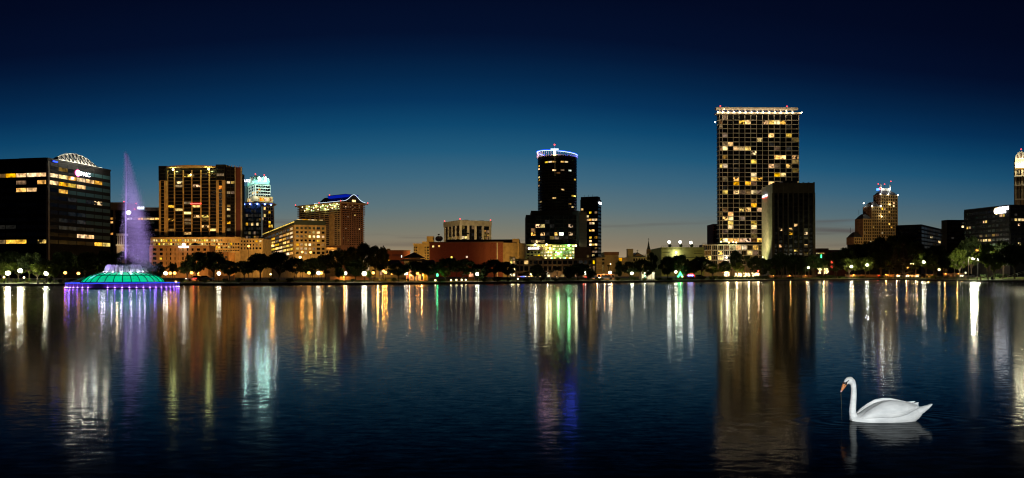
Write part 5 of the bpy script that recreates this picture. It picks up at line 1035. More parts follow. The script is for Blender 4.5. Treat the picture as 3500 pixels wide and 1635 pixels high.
for k in range(7): x = .1 + k * (b.W - .2) / 6; b.part('pillar', MB().box(x - .13, x + .13, -.9, -.65, zg - .2, zg + 1.95), 'orange_stucco')
for k in range(6): b.piece('lit_panel', 'R', .25 + k * .98, .95 + k * .98, zg + .2, zg + 1.7, 0, .05, ('lit_orange', 'lit', 'lit_bright', 'lit_orange', 'lit_dim', 'lit_orange')[k])
for x in (1.2, 4.6): pointlight(b.o, (x, -1.8, zg + 1.5), 420, (1., .42, .10), .15)
b = B('kiosk', 'small orange lit kiosk with awning below the orange lamp right of the brick hall oak', 'kiosk', 1600, 240, 0, 1622, depth=2.5)
zg = ground_z(1610, 240); b.body(zg + 2.6, 'orange_stucco'); b.part('awning', MB().extrude_x([(0, zg + 2.6), (-1.2, zg + 2.1), (-1.2, zg + 2.2), (0, zg + 2.75)], -.1, b.W + .1), 'white_paint'); b.piece('window', 'R', .3, b.W - .3, zg + 1, zg + 2, 0, .05, 'lit_orange'); pointlight(b.o, (b.W / 2, -1.6, zg + 3.2), 500, (1., .42, .12), .15)
b = B('cafe_terrace', 'low orange walled cafe with dark openings before the parish hall', 'cafe', 2028, 268, 0, 2100, depth=4)
zg = ground_z(2060, 268); b.body(zg + 1.7, 'orange_stucco'); b.part('roof', MB().box(-.3, b.W + .3, -.9, 4.2, zg + 1.75, zg + 1.92), 'slate')
for k in range(6): b.piece('opening', 'R', .4 + k * 1.13, 1.25 + k * 1.13, zg + .5, zg + 1.5, 0, .05, 'lit_dim' if k % 3 == 0 else 'glass')
for x in (1., 3.5, 6.): pointlight(b.o, (x, -1.8, zg + 1.6), 240, (1., .48, .15), .15)
def bulbs(label, px0, px1, y0, y1, off, n, mat, seed, col, power):
    q = random.Random(seed); d = shore(px0) + off; o = thing('string_lights', label, 'string lights', (Xp(px0, d), d, ground_z(px0, d)))
    m = MB(); x1 = Xp(px1, d) - Xp(px0, d); z0, z1 = Zp(px0, y1, d) - ground_z(px0, d), Zp(px0, y0, d) - ground_z(px0, d)
    wire = MB(); strands = max(3, n // 12)
    for s_ in range(strands):
        xs = q.uniform(0, x1); pts = []
        for k in range(n // strands): t = k / max(1, n // strands - 1); p = (xs + q.uniform(-.35, .35) + (x1 * .12) * math.sin(t * 3), q.uniform(-.3, .3), max(.1, z0) + (z1 - max(.1, z0)) * t); pts.append(p); m.sphere(p, q.uniform(.07, .15), 5, 3)
        wire.tube(pts, .015, 3)
    stuff(m.build('bulb', mat, o)); wire.build('wire', 'iron', o); pointlight(o, (x1 / 2, -.8, (z0 + z1) / 2 + .3), power * 2.4, col, .3)
bulbs('warm string lights wound on bushes before the tallest tower, left cluster', 2472, 2498, 930, 944, 8, 70, 'bulb_warm', 1, (1., .75, .4), 160)
bulbs('warm string lights wound on bushes before the tallest tower, second cluster', 2502, 2530, 934, 945, 8, 70, 'bulb_warm', 2, (1., .7, .35), 160)
bulbs('warm string lights wound on bushes before the tallest tower, third cluster', 2540, 2575, 934, 945, 8, 90, 'bulb_warm', 3, (1., .8, .4), 180)
bulbs('warm string lights wound on bushes before the tallest tower, right cluster', 2580, 2600, 934, 943, 9, 50, 'bulb_warm', 4, (1., .75, .4), 120)
bulbs('warm fairy lights right of the bank tower foot', 2796, 2830, 918, 935, 16, 80, 'bulb_warm', 5, (1., .7, .25), 200)
bulbs('red fairy lights climbing a tree right of the bank tower foot', 2832, 2845, 894, 916, 16, 26, 'bulb_red', 6, (1., .2, .1), 60)
d = shore(2325) + 7; o = thing('neon_tree', 'green neon outline of a fir tree on the bank', 'light sculpture', (Xp(2325, d), d, ground_z(2325, d))); k = d / F
MB().tube([(-9 * k, 0, 1.0), (0, 0, 1.0 + 17 * k), (9 * k, 0, 1.0)], .13).build('neon_outline', 'neon_green', o)
for x, z in ((-6.5, .6), (7, .4), (0, 9), (3.5, 6), (-3, 5)): MB().sphere((x * k, 0, 1 + z * k), .26, 7, 5).build('neon_lamp', 'neon_green', o)
MB().tube([(0, .1, 0), (0, .1, 1.0 + 16 * k)], .06).build('post', 'iron', o); pointlight(o, (0, -.6, 1.6), 90, (.1, 1., .3), .2)
d = shore(2360) + 10; o = thing('neon_sign', 'low red and violet neon sign right of the green neon tree', 'sign', (Xp(2346, d), d, ground_z(2346, d)))
MB().box(0, 2.9, 0, .12, .9, 1.75).build('board', 'dark_frame', o); MB().tube([(0, -.08, 1.3), (.4, -.08, 1.85), (2.5, -.08, 1.85), (2.9, -.08, 1.3)], .09).build('neon_edge', 'sign_red', o)
for k in range(5): MB().tube([(.55 + .38 * k, -.08, 1.15), (.72 + .38 * k, -.08, 1.55), (.86 + .38 * k, -.08, 1.15)], .08).build('neon_letter', 'sign_white' if k % 2 else 'lamp_blue', o)
for x in (.3, 2.6): MB().tube([(x, .05, -.1), (x, .05, 1)], .05).build('leg', 'iron', o)
d = shore(1495) + 5; o = thing('green_lantern', 'small green lantern on a stand under the oak before the brick hall', 'lamp', (Xp(1495, d), d, ground_z(1495, d)))
MB().tube([(0, 0, -.1), (0, 0, 1.4)], .04).build('stand', 'iron', o); MB().lathe([(.1, 1.35), (.28, 1.5), (.22, 2.0), (.08, 2.15)], (0, 0), 8).build('lantern', 'neon_green', o); pointlight(o, (0, -.5, 1.6), 50, (.15, 1., .35), .2)

# ------------------------------------------------------------------ cars
def car(label, px, off, rz, paint, head=True, tail=False):
    d = shore(px) + off; o = thing('car', label, 'car', (Xp(px, d), d, ground_z(px, d) + .02), rz, 'cars along the lakeside street')
    MB().extrude_y([(-2.2, .35), (2.2, .35), (2.25, .62), (2.1, .82), (1.05, .95), (-1.35, .98), (-2.15, .92), (-2.25, .6)], -.86, .86).build('body', paint, o)
    MB().loft([[(-1.45, -.8, .96), (1.1, -.8, .94), (1.1, .8, .94), (-1.45, .8, .96)], [(-1.05, -.62, 1.42), (.35, -.62, 1.44), (.35, .62, 1.44), (-1.05, .62, 1.42)]]).build('cabin', 'glass', o); MB().box(-1.0, .3, -.6, .6, 1.425, 1.47).build('roof', paint, o)
    for x in (-1.4, 1.4):
        for y in (-.84, .84): w = MB().loft([[(x + .33 * math.cos(t), y - .1, .33 + .33 * math.sin(t)) for t in [k * math.pi / 6 for k in range(12)]], [(x + .33 * math.cos(t), y + .1, .33 + .33 * math.sin(t)) for t in [k * math.pi / 6 for k in range(12)]]]).build('wheel', 'rubber', o)
    for y in (-.62, .62):
        MB().box(2.16, 2.3, y - .2, y + .2, .58, .76).build('headlight', 'head_white' if head else 'glass', o); MB().box(-2.3, -2.14, y - .2, y + .2, .66, .84).build('tail_light', 'tail_red' if tail else 'maroon', o)
    if head: pointlight(o, (2.9, 0, .6), 60, (1., .88, .65), .2)
    if tail: pointlight(o, (-2.9, 0, .6), 25, (1., .1, .05), .2)
car('silver car with headlights on before the low apartments, left of the pair', 668, 16, R_(-160), 'car_silver'); car('dark car with tail lights on before the low apartments, right of the pair', 702, 16, R_(20), 'car_dark', False, True)
car('dark car on the street before the parish hall', 2024, 18, R_(10), 'car_dark', False, True); car('silver car on the street before the church cafe', 2072, 12, R_(185), 'car_silver')
car('red car with tail lights on right of the green neon tree', 2352, 17, R_(12), 'car_red', False, True); car('dark car with tail lights on before the olive garage', 2392, 17, R_(8), 'car_dark', False, True)
car('dark car with tail lights on before the stepped tower', 3020, 24, R_(5), 'car_dark', False, True); car('silver car with headlights on left of the cypress', 3085, 22, R_(190), 'car_silver'); car('second silver car with headlights on, just right of the cypress', 3118, 22, R_(187), 'car_silver'); car('dark car with headlights on left of the clipped shrub by the railing', 3152, 20, R_(184), 'car_dark'); car('dark car with headlights on behind the lakeside railing', 3306, 24, R_(186), 'car_dark')

# ------------------------------------------------------------------ railing, bins, poles at the right
pr = [3197, 3226, 3262, 3300, 3341, 3352, 3378]; o = thing('lakeside_railing', 'dark lakeside railing with stout posts at the right bank', 'railing', (0, 0, 0))
pts = [Vector((Xp(p, shore(p) + .9), shore(p) + .9, .45)) for p in pr]
for k, p in enumerate(pts): r = .17 if k in (0, 1, 3, 5) else .09; MB().box(p.x - r, p.x + r, p.y - r, p.y + r, .2, 1.65 + (.1 if k in (0, 1) else 0)).build('post', 'wood', o)
for a, c in zip(pts, pts[1:]):
    up = Vector((0, 0, 1.05)); lw = Vector((0, 0, .2)); MB().tube([a + up, c + up], .06, 5).build('top_rail', 'wood', o); MB().tube([a + lw, c + lw], .04, 5).build('bottom_rail', 'wood', o)
    n = int((c - a).length / .28)
    for k in range(1, n): p = a.lerp(c, k / n); MB().tube([p + lw, p + up], .02, 4).build('baluster', 'iron', o)
d = shore(3391) + 4; zg = ground_z(3391, d); o = thing('litter_bin', 'dark round litter bin on the lawn at the right bank', 'bin', (Xp(3391, d), d, zg)); MB().lathe([(.28, 0), (.34, .1), (.34, .85), (.3, .9)], (0, 0), 12).build('drum', 'iron', o); MB().lathe([(.36, .9), (.36, 1.0), (.1, 1.12)], (0, 0), 12).build('lid', 'dark_metal', o)
d = shore(3427) + 8; zg = ground_z(3427, d); o = thing('wooden_pole', 'bare wooden pole on the lawn left of the right hand oak', 'pole', (Xp(3427, d), d, zg)); MB().tube([(0, 0, -.2), (.02, 0, 3.6)], [.13, .10], 8).build('shaft', 'pale_bark', o); MB().lathe([(.12, 3.6), (.05, 3.7)], (0, 0), 8).build('cap', 'iron', o)
flood('sodium floodlight on a post among trees lighting the right bank', 3560, 262, 7, (150, 246, .8), 2600, (1., .52, .16), 130)
flood('sodium floodlight on a post lighting the street behind the railing', 3290, 290, 6, (152, 268, .9), 1500, (1., .5, .16), 130)
o = thing('stair_handrail', 'pale stepped handrail climbing the slope at the right edge', 'handrail', (0, 0, 0)); pts = [P(3444, 945, 246), P(3462, 940, 248), P(3478, 934, 250), P(3500, 927, 252)]
for a, c in zip(pts, pts[1:]):
    MB().tube([a, c], .05, 5).build('rail', 'pale_concrete', o); MB().tube([a - Vector((0, 0, .45)), c - Vector((0, 0, .45))], .035, 5).build('lower_rail', 'pale_concrete', o)
for a in pts: MB().tube([a + Vector((0, 0, .02)), a - Vector((0, 0, 1.0))], .04, 5).build('post', 'pale_concrete', o)
for k, (px, off, lab) in enumerate(((2918, 8, 'square white notice board on the lawn before the stepped tower'), (3300, 14, 'round traffic sign behind the lakeside railing'), (3397, 14, 'round red rimmed traffic sign on a post at the right bank'))):
    d = shore(px) + off; o = thing('notice_board' if k == 0 else 'traffic_sign', lab, 'sign', (Xp(px, d), d, ground_z(px, d))); MB().tube([(0, 0, -.2), (0, 0, 1.8 if k else .8)], .04).build('post', 'iron', o)
    if k == 0: MB().box(-.45, .45, -.05, .05, .7, 1.3).build('board', 'white_paint', o)
    else: MB().loft([[(.34 * math.cos(t), -.05, 2.0 + .34 * math.sin(t)) for t in [i * math.pi / 8 for i in range(16)]], [(.34 * math.cos(t), -.08, 2.0 + .34 * math.sin(t)) for t in [i * math.pi / 8 for i in range(16)]]]).build('sign_plate', 'white_paint', o)
# low walls with lamps, added for the warm glow behind the trees
for a_, c_, off, hh, mt, lab, pw in ((2890, 3055, 36, 1.3, 'orange_stucco', 'added low orange lit garden wall behind the lawn before the stepped tower', 900), (3062, 3190, 34, 1.2, 'orange_stucco', 'added low orange lit garden wall behind the cypress and the cars', 1000), (3225, 3420, 40, 1.5, 'brown_stone', 'added low brown wall behind the lakeside railing', 900), (640, 800, 26, 1.4, 'orange_stucco', 'added low orange lit wall behind the cars right of the fountain', 700), (1130, 1260, 24, 1.2, 'orange_stucco', 'added low brown lit wall under the oaks before the brown balcony tower', 420), (2625, 2790, 30, 1.2, 'brown_stone', 'added low wall behind the palms before the bank tower', 420)):
    pa = Vector((Xp(a_, shore(a_) + off), shore(a_) + off, 0)); pc = Vector((Xp(c_, shore(c_) + off), shore(c_) + off, 0)); L_ = (pc - pa).length
    o = thing('added_garden_wall', lab, 'wall', (pa.x, pa.y, ground_z(a_, pa.y) - .2), math.atan2(pc.y - pa.y, pc.x - pa.x)); n = max(3, int(L_ / 3.2)); w_ = L_ / n
    me1 = MB().box(.14, w_ - .14, -.1, .1, 0, hh).mesh('wall_panel', mt); me2 = MB().box(-.2, .2, -.2, .2, 0, hh + .25).mesh('pier', mt)
    for k in range(n): w = link('wall_panel', me1, o); w.location = (k * w_, 0, 0)
    for k in range(n + 1): w = link('pier', me2, o); w.location = (k * w_, 0, 0)
    o['kind'] = 'thing'
    for k in range(1, n + 1, 4): w = MB().sphere((k * w_, -.42, hh - .1), .13, 7, 5).build('wall_lamp', 'lamp_sodium', o); pointlight(o, (k * w_, -.75, hh - .05), pw * .5, (1., .44, .09), .15)  # lamp bodies added to carry the warm light on the walls
# low fence along the far left bank
o = thing('low_fence', 'low wire fence along the far left bank edge', 'fence', (0, 0, 0)); pts = [Vector((Xp(p, shore(p) + .7), shore(p) + .7, .45)) for p in range(-40, 241, 28)]
for p in pts: MB().tube([p, p + Vector((0, 0, .75))], .035, 5).build('post', 'iron', o)
for a, c in zip(pts, pts[1:]): MB().tube([a + Vector((0, 0, .72)), c + Vector((0, 0, .72))], .02, 4).build('rail', 'iron', o)
d = shore(140) + 1.8; o = thing('park_bench', 'pale park bench at the edge of the far left bank', 'bench', (Xp(140, d), d, ground_z(140, d)))
MB().box(-.9, .9, -.25, .25, .42, .48).build('seat', 'white_paint', o); MB().box(-.9, .9, .22, .28, .55, .9).build('backrest', 'white_paint', o)
for x in (-.75, .75): MB().box(x - .05, x + .05, -.22, .26, -.05, .42).build('leg', 'iron', o)
# two dark ducks far out
for px, py, lab in ((2086, 978, 'small dark duck swimming before the church'), (2396, 979, 'small dark duck swimming before the olive garage')):
    d = CAMZ * F / (py - HY + (px - HX) * ROLL); o = thing('duck', lab, 'duck', (Xp(px, d), d, 0), 0, 'ducks'); m = MB()
    m.loft([[(x, .12 * r * math.cos(t) * 1.3, .06 + .13 * r * math.sin(t) + z) for t in [k * math.pi / 4 for k in range(8)]] for x, r, z in ((-.3, .1, .1), (-.22, .6, .04), (-.05, 1, .02), (.12, .9, .02), (.24, .3, .05))]); m.tube([(-.18, 0, .12), (-.24, 0, .24), (-.25, 0, .3)], [.06, .045, .05], 6); m.tube([(-.25, 0, .3), (-.38, 0, .28)], [.045, .015], 6)
    m.build('body', 'black_roof', o)
# ================================================================== the fountain
surf('fountain_stone', (.42, .40, .43), .5); surf('dome_rib', (.01, .05, .03), .5); surf('spray_drop', (.80, .78, .85), .5, trans=.5, vary=.02); surf('water_stream', (.75, .75, .82), .25, trans=.45, vary=.03)
def panelmat(name, col, st):
    m, t, out = newmat(name); g = N(t, 'ShaderNodeNewGeometry'); n = N(t, 'ShaderNodeTexNoise'); n.inputs['Scale'].default_value = 1.4; n.inputs['Detail'].default_value = 4; t.links.new(g.outputs['Position'], n.inputs['Vector'])
    b = N(t, 'ShaderNodeBsdfPrincipled'); b.inputs['Base Color'].default_value = (.12, .4, .28, 1); b.inputs['Roughness'].default_value = .3; b.inputs['Emission Color'].default_value = (*col, 1)
    oi = N(t, 'ShaderNodeObjectInfo')
    t.links.new(math_(t, 'MULTIPLY', math_(t, 'MULTIPLY_ADD', n.outputs[0], .7, .62), math_(t, 'MULTIPLY_ADD', oi.outputs['Random'], .22 * st, .85 * st)), b.inputs['Emission Strength']); t.links.new(b.outputs[0], out.inputs[0]); m.cycles.emission_sampling = 'NONE'
panelmat('dome_green', (0., .62, .29), 1.0); panelmat('dome_green_top', (.0, .66, .33), .95)
glow('rim_bulb', (.62, .42, 1.), 4.5); glow('rim_blue', (.03, .08, 1.), 2.2); glow('jet_lamp', (.85, .7, 1.), 4)
fd = 150.0; FX = Xp(423, fd); ft = thing('fountain', 'round lake fountain with green glowing panel dome and violet lit rim', 'fountain', (FX, fd, 0))
R0 = 9.5; MB().lathe([(R0 - .3, -.5), (R0 - .25, .12), (R0 + .12, .12), (R0 + .12, .2), (R0 - .2, .24), (R0 - .35, .8), (R0 + .05, .88), (R0 + .05, 1.0), (R0 - 2.6, 1.02)], (0, 0), 72).build('rim_wall', 'fountain_stone', ft)
MB().tube([((R0 + .1) * math.cos(2 * math.pi * k / 96), (R0 + .1) * math.sin(2 * math.pi * k / 96), 1.02) for k in range(97)], .045, 5).build('blue_light_ring', 'rim_blue', ft)
NB = 52
bulb = MB().sphere((0, 0, 0), .13, 7, 5, .7).mesh('rim_lamp', 'rim_bulb'); strm = MB().tube([(0, 0, 0), (.06, 0, .38), (.03, 0, .76)], [.05, .035, .06], 5).mesh('water_stream', 'water_stream')
for k in range(NB):
    t = 2 * math.pi * (k + .5) / NB; gap = abs(math.degrees(t) - 270) < 5
    if gap: continue
    o = link('rim_lamp', bulb, ft); o.location = ((R0 + .05) * math.cos(t), (R0 + .05) * math.sin(t), .22)
    o = link('water_stream', strm, ft); o.location = ((R0 + .02) * math.cos(t), (R0 + .02) * math.sin(t), .22); o.rotation_euler = (0, 0, t)
    if math.sin(t) < .25: pointlight(ft, ((R0 + .16) * math.cos(t), (R0 + .16) * math.sin(t), .36), 10, (.26, .03, 1.), .07)
NP = 30
def dome(s):                                        # profile of the dome, s from 0 (base) to 1 (top)
    pr = [(7.08, 1.10), (6.72, 1.62), (6.2, 2.06), (5.6, 2.36), (4.6, 2.70), (3.2, 2.96)]
    f = s * 5; i = min(4, int(f)); f -= i; a, b_ = pr[i], pr[i + 1]; return (a[0] + (b_[0] - a[0]) * f, a[1] + (b_[1] - a[1]) * f)
def dpanel(s0, s1, name, mat):
    m = MB(); da = math.pi / NP * .93; rows = [s0 + (s1 - s0) * k / 4 for k in range(5)]
    for a, b_ in zip(rows, rows[1:]):
        (r0, z0), (r1, z1) = dome(a), dome(b_)
        for f0, f1 in ((-1, 0), (0, 1)): m.quad((r0 * math.cos(da * f0), r0 * math.sin(da * f0), z0), (r0 * math.cos(da * f1), r0 * math.sin(da * f1), z0), (r1 * math.cos(da * f1), r1 * math.sin(da * f1), z1), (r1 * math.cos(da * f0), r1 * math.sin(da * f0), z1))
    return m.mesh(name, mat)
lowp, upp = dpanel(.015, .585, 'dome_panel', 'dome_green'), dpanel(.615, .985, 'dome_panel', 'dome_green_top')
rib = MB().tube([(dome(k / 8)[0] + .03, 0, dome(k / 8)[1] + .03) for k in range(9)], .075, 5).mesh('dome_rib', 'dome_rib')
for k in range(NP):
    t = 2 * math.pi * k / NP
    for me in (lowp, upp): o = link('dome_panel', me, ft); o.rotation_euler = (0, 0, t)
    o = link('dome_rib', rib, ft); o.rotation_euler = (0, 0, t + math.pi / NP)
MB().lathe([(dome(s)[0] - .25, dome(s)[1] - .2) for s in (0, .2, .4, .6, .8, 1)], (0, 0), 60, False).build('dome_shell', 'dome_rib', ft)
r_, z_ = dome(.6); MB().tube([(r_ * math.cos(2 * math.pi * k / 60), r_ * math.sin(2 * math.pi * k / 60), z_ + .04) for k in range(61)], .09, 5).build('dome_ring', 'dome_rib', ft)
MB().tube([(7.12 * math.cos(2 * math.pi * k / 60), 7.12 * math.sin(2 * math.pi * k / 60), 1.1) for k in range(61)], .13, 5).build('dome_ring', 'dome_rib', ft)
# upper tier with falling water
MB().lathe([(2.75, 2.8), (2.45, 3.2), (2.4, 4.0), (2.7, 4.2), (2.7, 4.32), (2.3, 4.34), (2.2, 4.15), (.6, 4.15)], (0, 0), 40).build('upper_bowl', 'fountain_stone', ft)
q = random.Random(5)
for k in range(64):
    t = 2 * math.pi * k / 64 + q.uniform(-.03, .03); r0 = 2.72; w = q.uniform(.05, .12)
    MB().tube([((r0 + dr) * math.cos(t), (r0 + dr) * math.sin(t), zz) for dr, zz in ((-.15, 4.32), (.05, 4.34), (.22, 4.1), (.36, 3.6), (.46, 2.98))], [w * .6, w, w, w * 1.2, w * 1.6], 5).build('falling_stream', 'water_stream', ft)
for k in range(14):
    t = 2 * math.pi * (k + .25) / 14
    o = MB().sphere((3.35 * math.cos(t), 3.35 * math.sin(t), 3.05), .13, 7, 5).build('tier_lamp', 'jet_lamp', ft)
    if math.sin(t) < .5: pointlight(ft, (3.75 * math.cos(t), 3.75 * math.sin(t), 3.15), 30, (.86, .78, 1.), .12)
# the jet and the wind-blown spray
MB().tube([(.35, 0, 4.1), (.38, 0, 9), (.42, 0, 15), (.5, 0, 20), (.6, 0, 25.0)], [.16, .15, .12, .08, .03], 8).build('water_jet', 'water_stream', ft)
q = random.Random(17); m = MB()
def drop(p, s):
    a, b_, c = Vector((q.gauss(0, 1), q.gauss(0, 1), q.gauss(0, 1))).normalized() * s, Vector((q.gauss(0, 1), q.gauss(0, 1), q.gauss(0, 1))).normalized() * s, Vector((0, 0, -s * 1.3))
    i = len(m.v); m.v += [tuple(p + a), tuple(p + b_), tuple(p - a * .6 - b_ * .6), tuple(p + c)]; m.f += [(i, i + 1, i + 2), (i, i + 1, i + 3), (i + 1, i + 2, i + 3), (i + 2, i, i + 3)]
def pl_w(z): t = min(1, max(0, (25 - z) / 21.)); return .3 + 5.4 * t ** .78
n = 0
while n < 120000:
    z = 3.0 + 22.2 * q.random() ** .95; w = pl_w(z); u = q.random()
    dens = (1 - u ** 2.4) * (.62 + .38 * math.exp(-((u - .6) / .22) ** 2) + .25 * math.exp(-(u / .12) ** 2)) * (1.0 - .75 * max(0, (z - 14) / 11))
    if q.random() > dens * 1.1: continue
    drop(Vector((.3 + u * w * 1.08 + q.gauss(0, .05 + .07 * w), q.gauss(0, .2 + .16 * w), z + q.gauss(0, .25))), q.uniform(.010, .022)); n += 1
for side in (-150, -90, -30):                        # low fans of spray thrown up from the rim onto the dome
    t = R_(side)
    for k in range(1500):
        f = q.random(); sp = (q.random() - .5) * .34 * (1 - .3 * f); r = 9.1 - 2.6 * f; zz = 1.05 + 1.05 * f * (1.0) + q.gauss(0, .10) - .15 * q.random(); drop(Vector((r * math.cos(t + sp), r * math.sin(t + sp), max(1.05, zz))), q.uniform(.010, .022))
stuff(m.build('spray', 'spray_drop', ft))
# violet lamps in the basin that light jet and spray
VI = (.60, .40, 1.)
for x, y in ((6.5, -6.0), (-5.0, -7.0), (7.6, 4.5)): spotlight(ft, (x, y, 1.3), (2.4, 0, 8.5), 6500, VI, 48, .8, .2); spotlight(ft, (x, y, 1.3), (1.3, 0, 19.5), 22000, VI, 30, .9, .2)
spotlight(ft, (.1, -4.0, 3.2), (.4, 0, 10), 420, (.95, .85, 1.), 40, .8, .15)
spotlight(ft, (.1, -4.4, 3.2), (.5, 0, 18), 700, (.8, .6, 1.), 24, .8, .15)
for side in (-150, -90, -30): t = R_(side); pointlight(ft, (9.0 * math.cos(t), 9.0 * math.sin(t), 1.5), 26, (.4, .25, 1.), .15)

# ================================================================== the swan
def featherwhite():
    m, t, out = newmat('swan_white'); b = N(t, 'ShaderNodeBsdfPrincipled'); b.inputs['Roughness'].default_value = .75; b.inputs['Specular IOR Level'].default_value = .15
    tc = N(t, 'ShaderNodeTexCoord'); n = N(t, 'ShaderNodeTexNoise'); n.inputs['Scale'].default_value = 9; n.inputs['Detail'].default_value = 6; mp = N(t, 'ShaderNodeMapping'); mp.inputs['Scale'].default_value = (.5, 1, 1.6); t.links.new(tc.outputs['Object'], mp.inputs[0]); t.links.new(mp.outputs[0], n.inputs['Vector'])
    c = ramp_(t, n.outputs[0], [(.25, (.56, .58, .59)), (.7, (.84, .85, .84))])
    s = N(t, 'ShaderNodeSeparateXYZ'); t.links.new(tc.outputs['Object'], s.inputs[0])
    w = math_(t, 'MULTIPLY_ADD', s.outputs[2], 9.0, -4.85, clamp=True)     # the crown of the head is stained buff
    mx = N(t, 'ShaderNodeMix', data_type='RGBA'); t.links.new(math_(t, 'MULTIPLY', w, math_(t, 'MULTIPLY_ADD', n.outputs[0], 1.6, -.1, clamp=True)), mx.inputs[0]); t.links.new(c, mx.inputs[6]); mx.inputs[7].default_value = (.60, .54, .38, 1)
    t.links.new(mx.outputs[2], b.inputs['Base Color'])
    v = N(t, 'ShaderNodeTexVoronoi'); v.inputs['Scale'].default_value = 38; t.links.new(mp.outputs[0], v.inputs['Vector']); bp = N(t, 'ShaderNodeBump'); bp.inputs['Strength'].default_value = .35; bp.inputs['Distance'].default_value = .006; t.links.new(v.outputs[0], bp.inputs['Height']); t.links.new(bp.outputs[0], b.inputs['Normal'])
    t.links.new(b.outputs[0], out.inputs[0])
featherwhite(); surf('beak_orange', (.60, .22, .07), .45, vary=.08, scale=20); surf('beak_black', (.015, .015, .016), .45); surf('beak_tip', (.55, .32, .30), .5); surf('weed', (.06, .05, .02), .8)
K = .00113
def sw(zx, zy): return ((zx - 640) * K, (640 - zy) * K)
swan = thing('swan', 'white mute swan with orange beak swimming on the dark water', 'swan', SWAN)
def ell(x, cz, ry, rz, n=20, y=0): return [(x, y + ry * math.cos(2 * math.pi * k / n), cz + rz * math.sin(2 * math.pi * k / n)) for k in range(n)]
m = MB(); rings = []
for zx, top, bot, hw in ((232, 600, 700, .05), (262, 580, 712, .095), (310, 572, 722, .14), (380, 540, 728, .175), (470, 478, 730, .20), (560, 428, 730, .212), (650, 402, 728, .215), (740, 396, 724, .205), (830, 412, 716, .185), (910, 440, 700, .155), (980, 472, 670, .12), (1040, 500, 625, .085), (1075, 510, 590, .06)):
    x, zt = sw(zx, top); _, zb_ = sw(zx, bot); rings.append(ell(x, (zt + zb_) / 2, hw, (zt - zb_) / 2, 24))
m.loft(rings)
# tail wedge
m.loft([ell(sw(zx, 0)[0], (sw(0, a)[1] + sw(0, b_)[1]) / 2, hw, (sw(0, a)[1] - sw(0, b_)[1]) / 2, 16) for zx, a, b_, hw in ((960, 485, 600, .085), (1040, 482, 592, .078), (1110, 470, 552, .062), (1175, 452, 500, .042), (1222, 436, 450, .02))])
# neck and head in one tapering run
path = [((352, 648), .078), ((302, 628), .072), ((268, 596), .056), ((256, 540), .047), ((259, 470), .0435), ((266, 400), .0405), ((271, 330), .038), ((272, 265), .036), ((268, 212), .037), ((254, 172), .044), ((232, 152), .050), ((205, 155), .046), ((182, 172), .036), ((166, 192), .026)]
pts = [Vector((sw(*p)[0], 0, sw(*p)[1])) for p, r in path]; rings = []
for i, p in enumerate(pts):
    t = (pts[min(i + 1, len(pts) - 1)] - pts[max(0, i - 1)]).normalized(); nrm = Vector((-t.z, 0, t.x)); r = path[i][1]; ry = r * (.86 if i > 8 else 1.0)
    rings.append([p + Vector((0, 1, 0)) * ry * math.cos(2 * math.pi * k / 18) + nrm * r * math.sin(2 * math.pi * k / 18) for k in range(18)])
m.loft(rings)
m.sphere((sw(226, 158)[0], 0, sw(226, 158)[1]), .052, 16, 10)
me0 = m.mesh('body', 'swan_white'); tmp = bpy.data.objects.new('body', me0); COL.objects.link(tmp)
md = tmp.modifiers.new('remesh', 'REMESH'); md.mode = 'VOXEL'; md.voxel_size = .0085; md.use_smooth_shade = True
ms = tmp.modifiers.new('smooth', 'SMOOTH'); ms.factor = .5; ms.iterations = 6
bpy.context.view_layer.update(); me = bpy.data.meshes.new_from_object(tmp.evaluated_get(bpy.context.evaluated_depsgraph_get())); bpy.data.objects.remove(tmp)
me.materials.clear(); me.materials.append(MATS['swan_white']); link('body', me, swan)
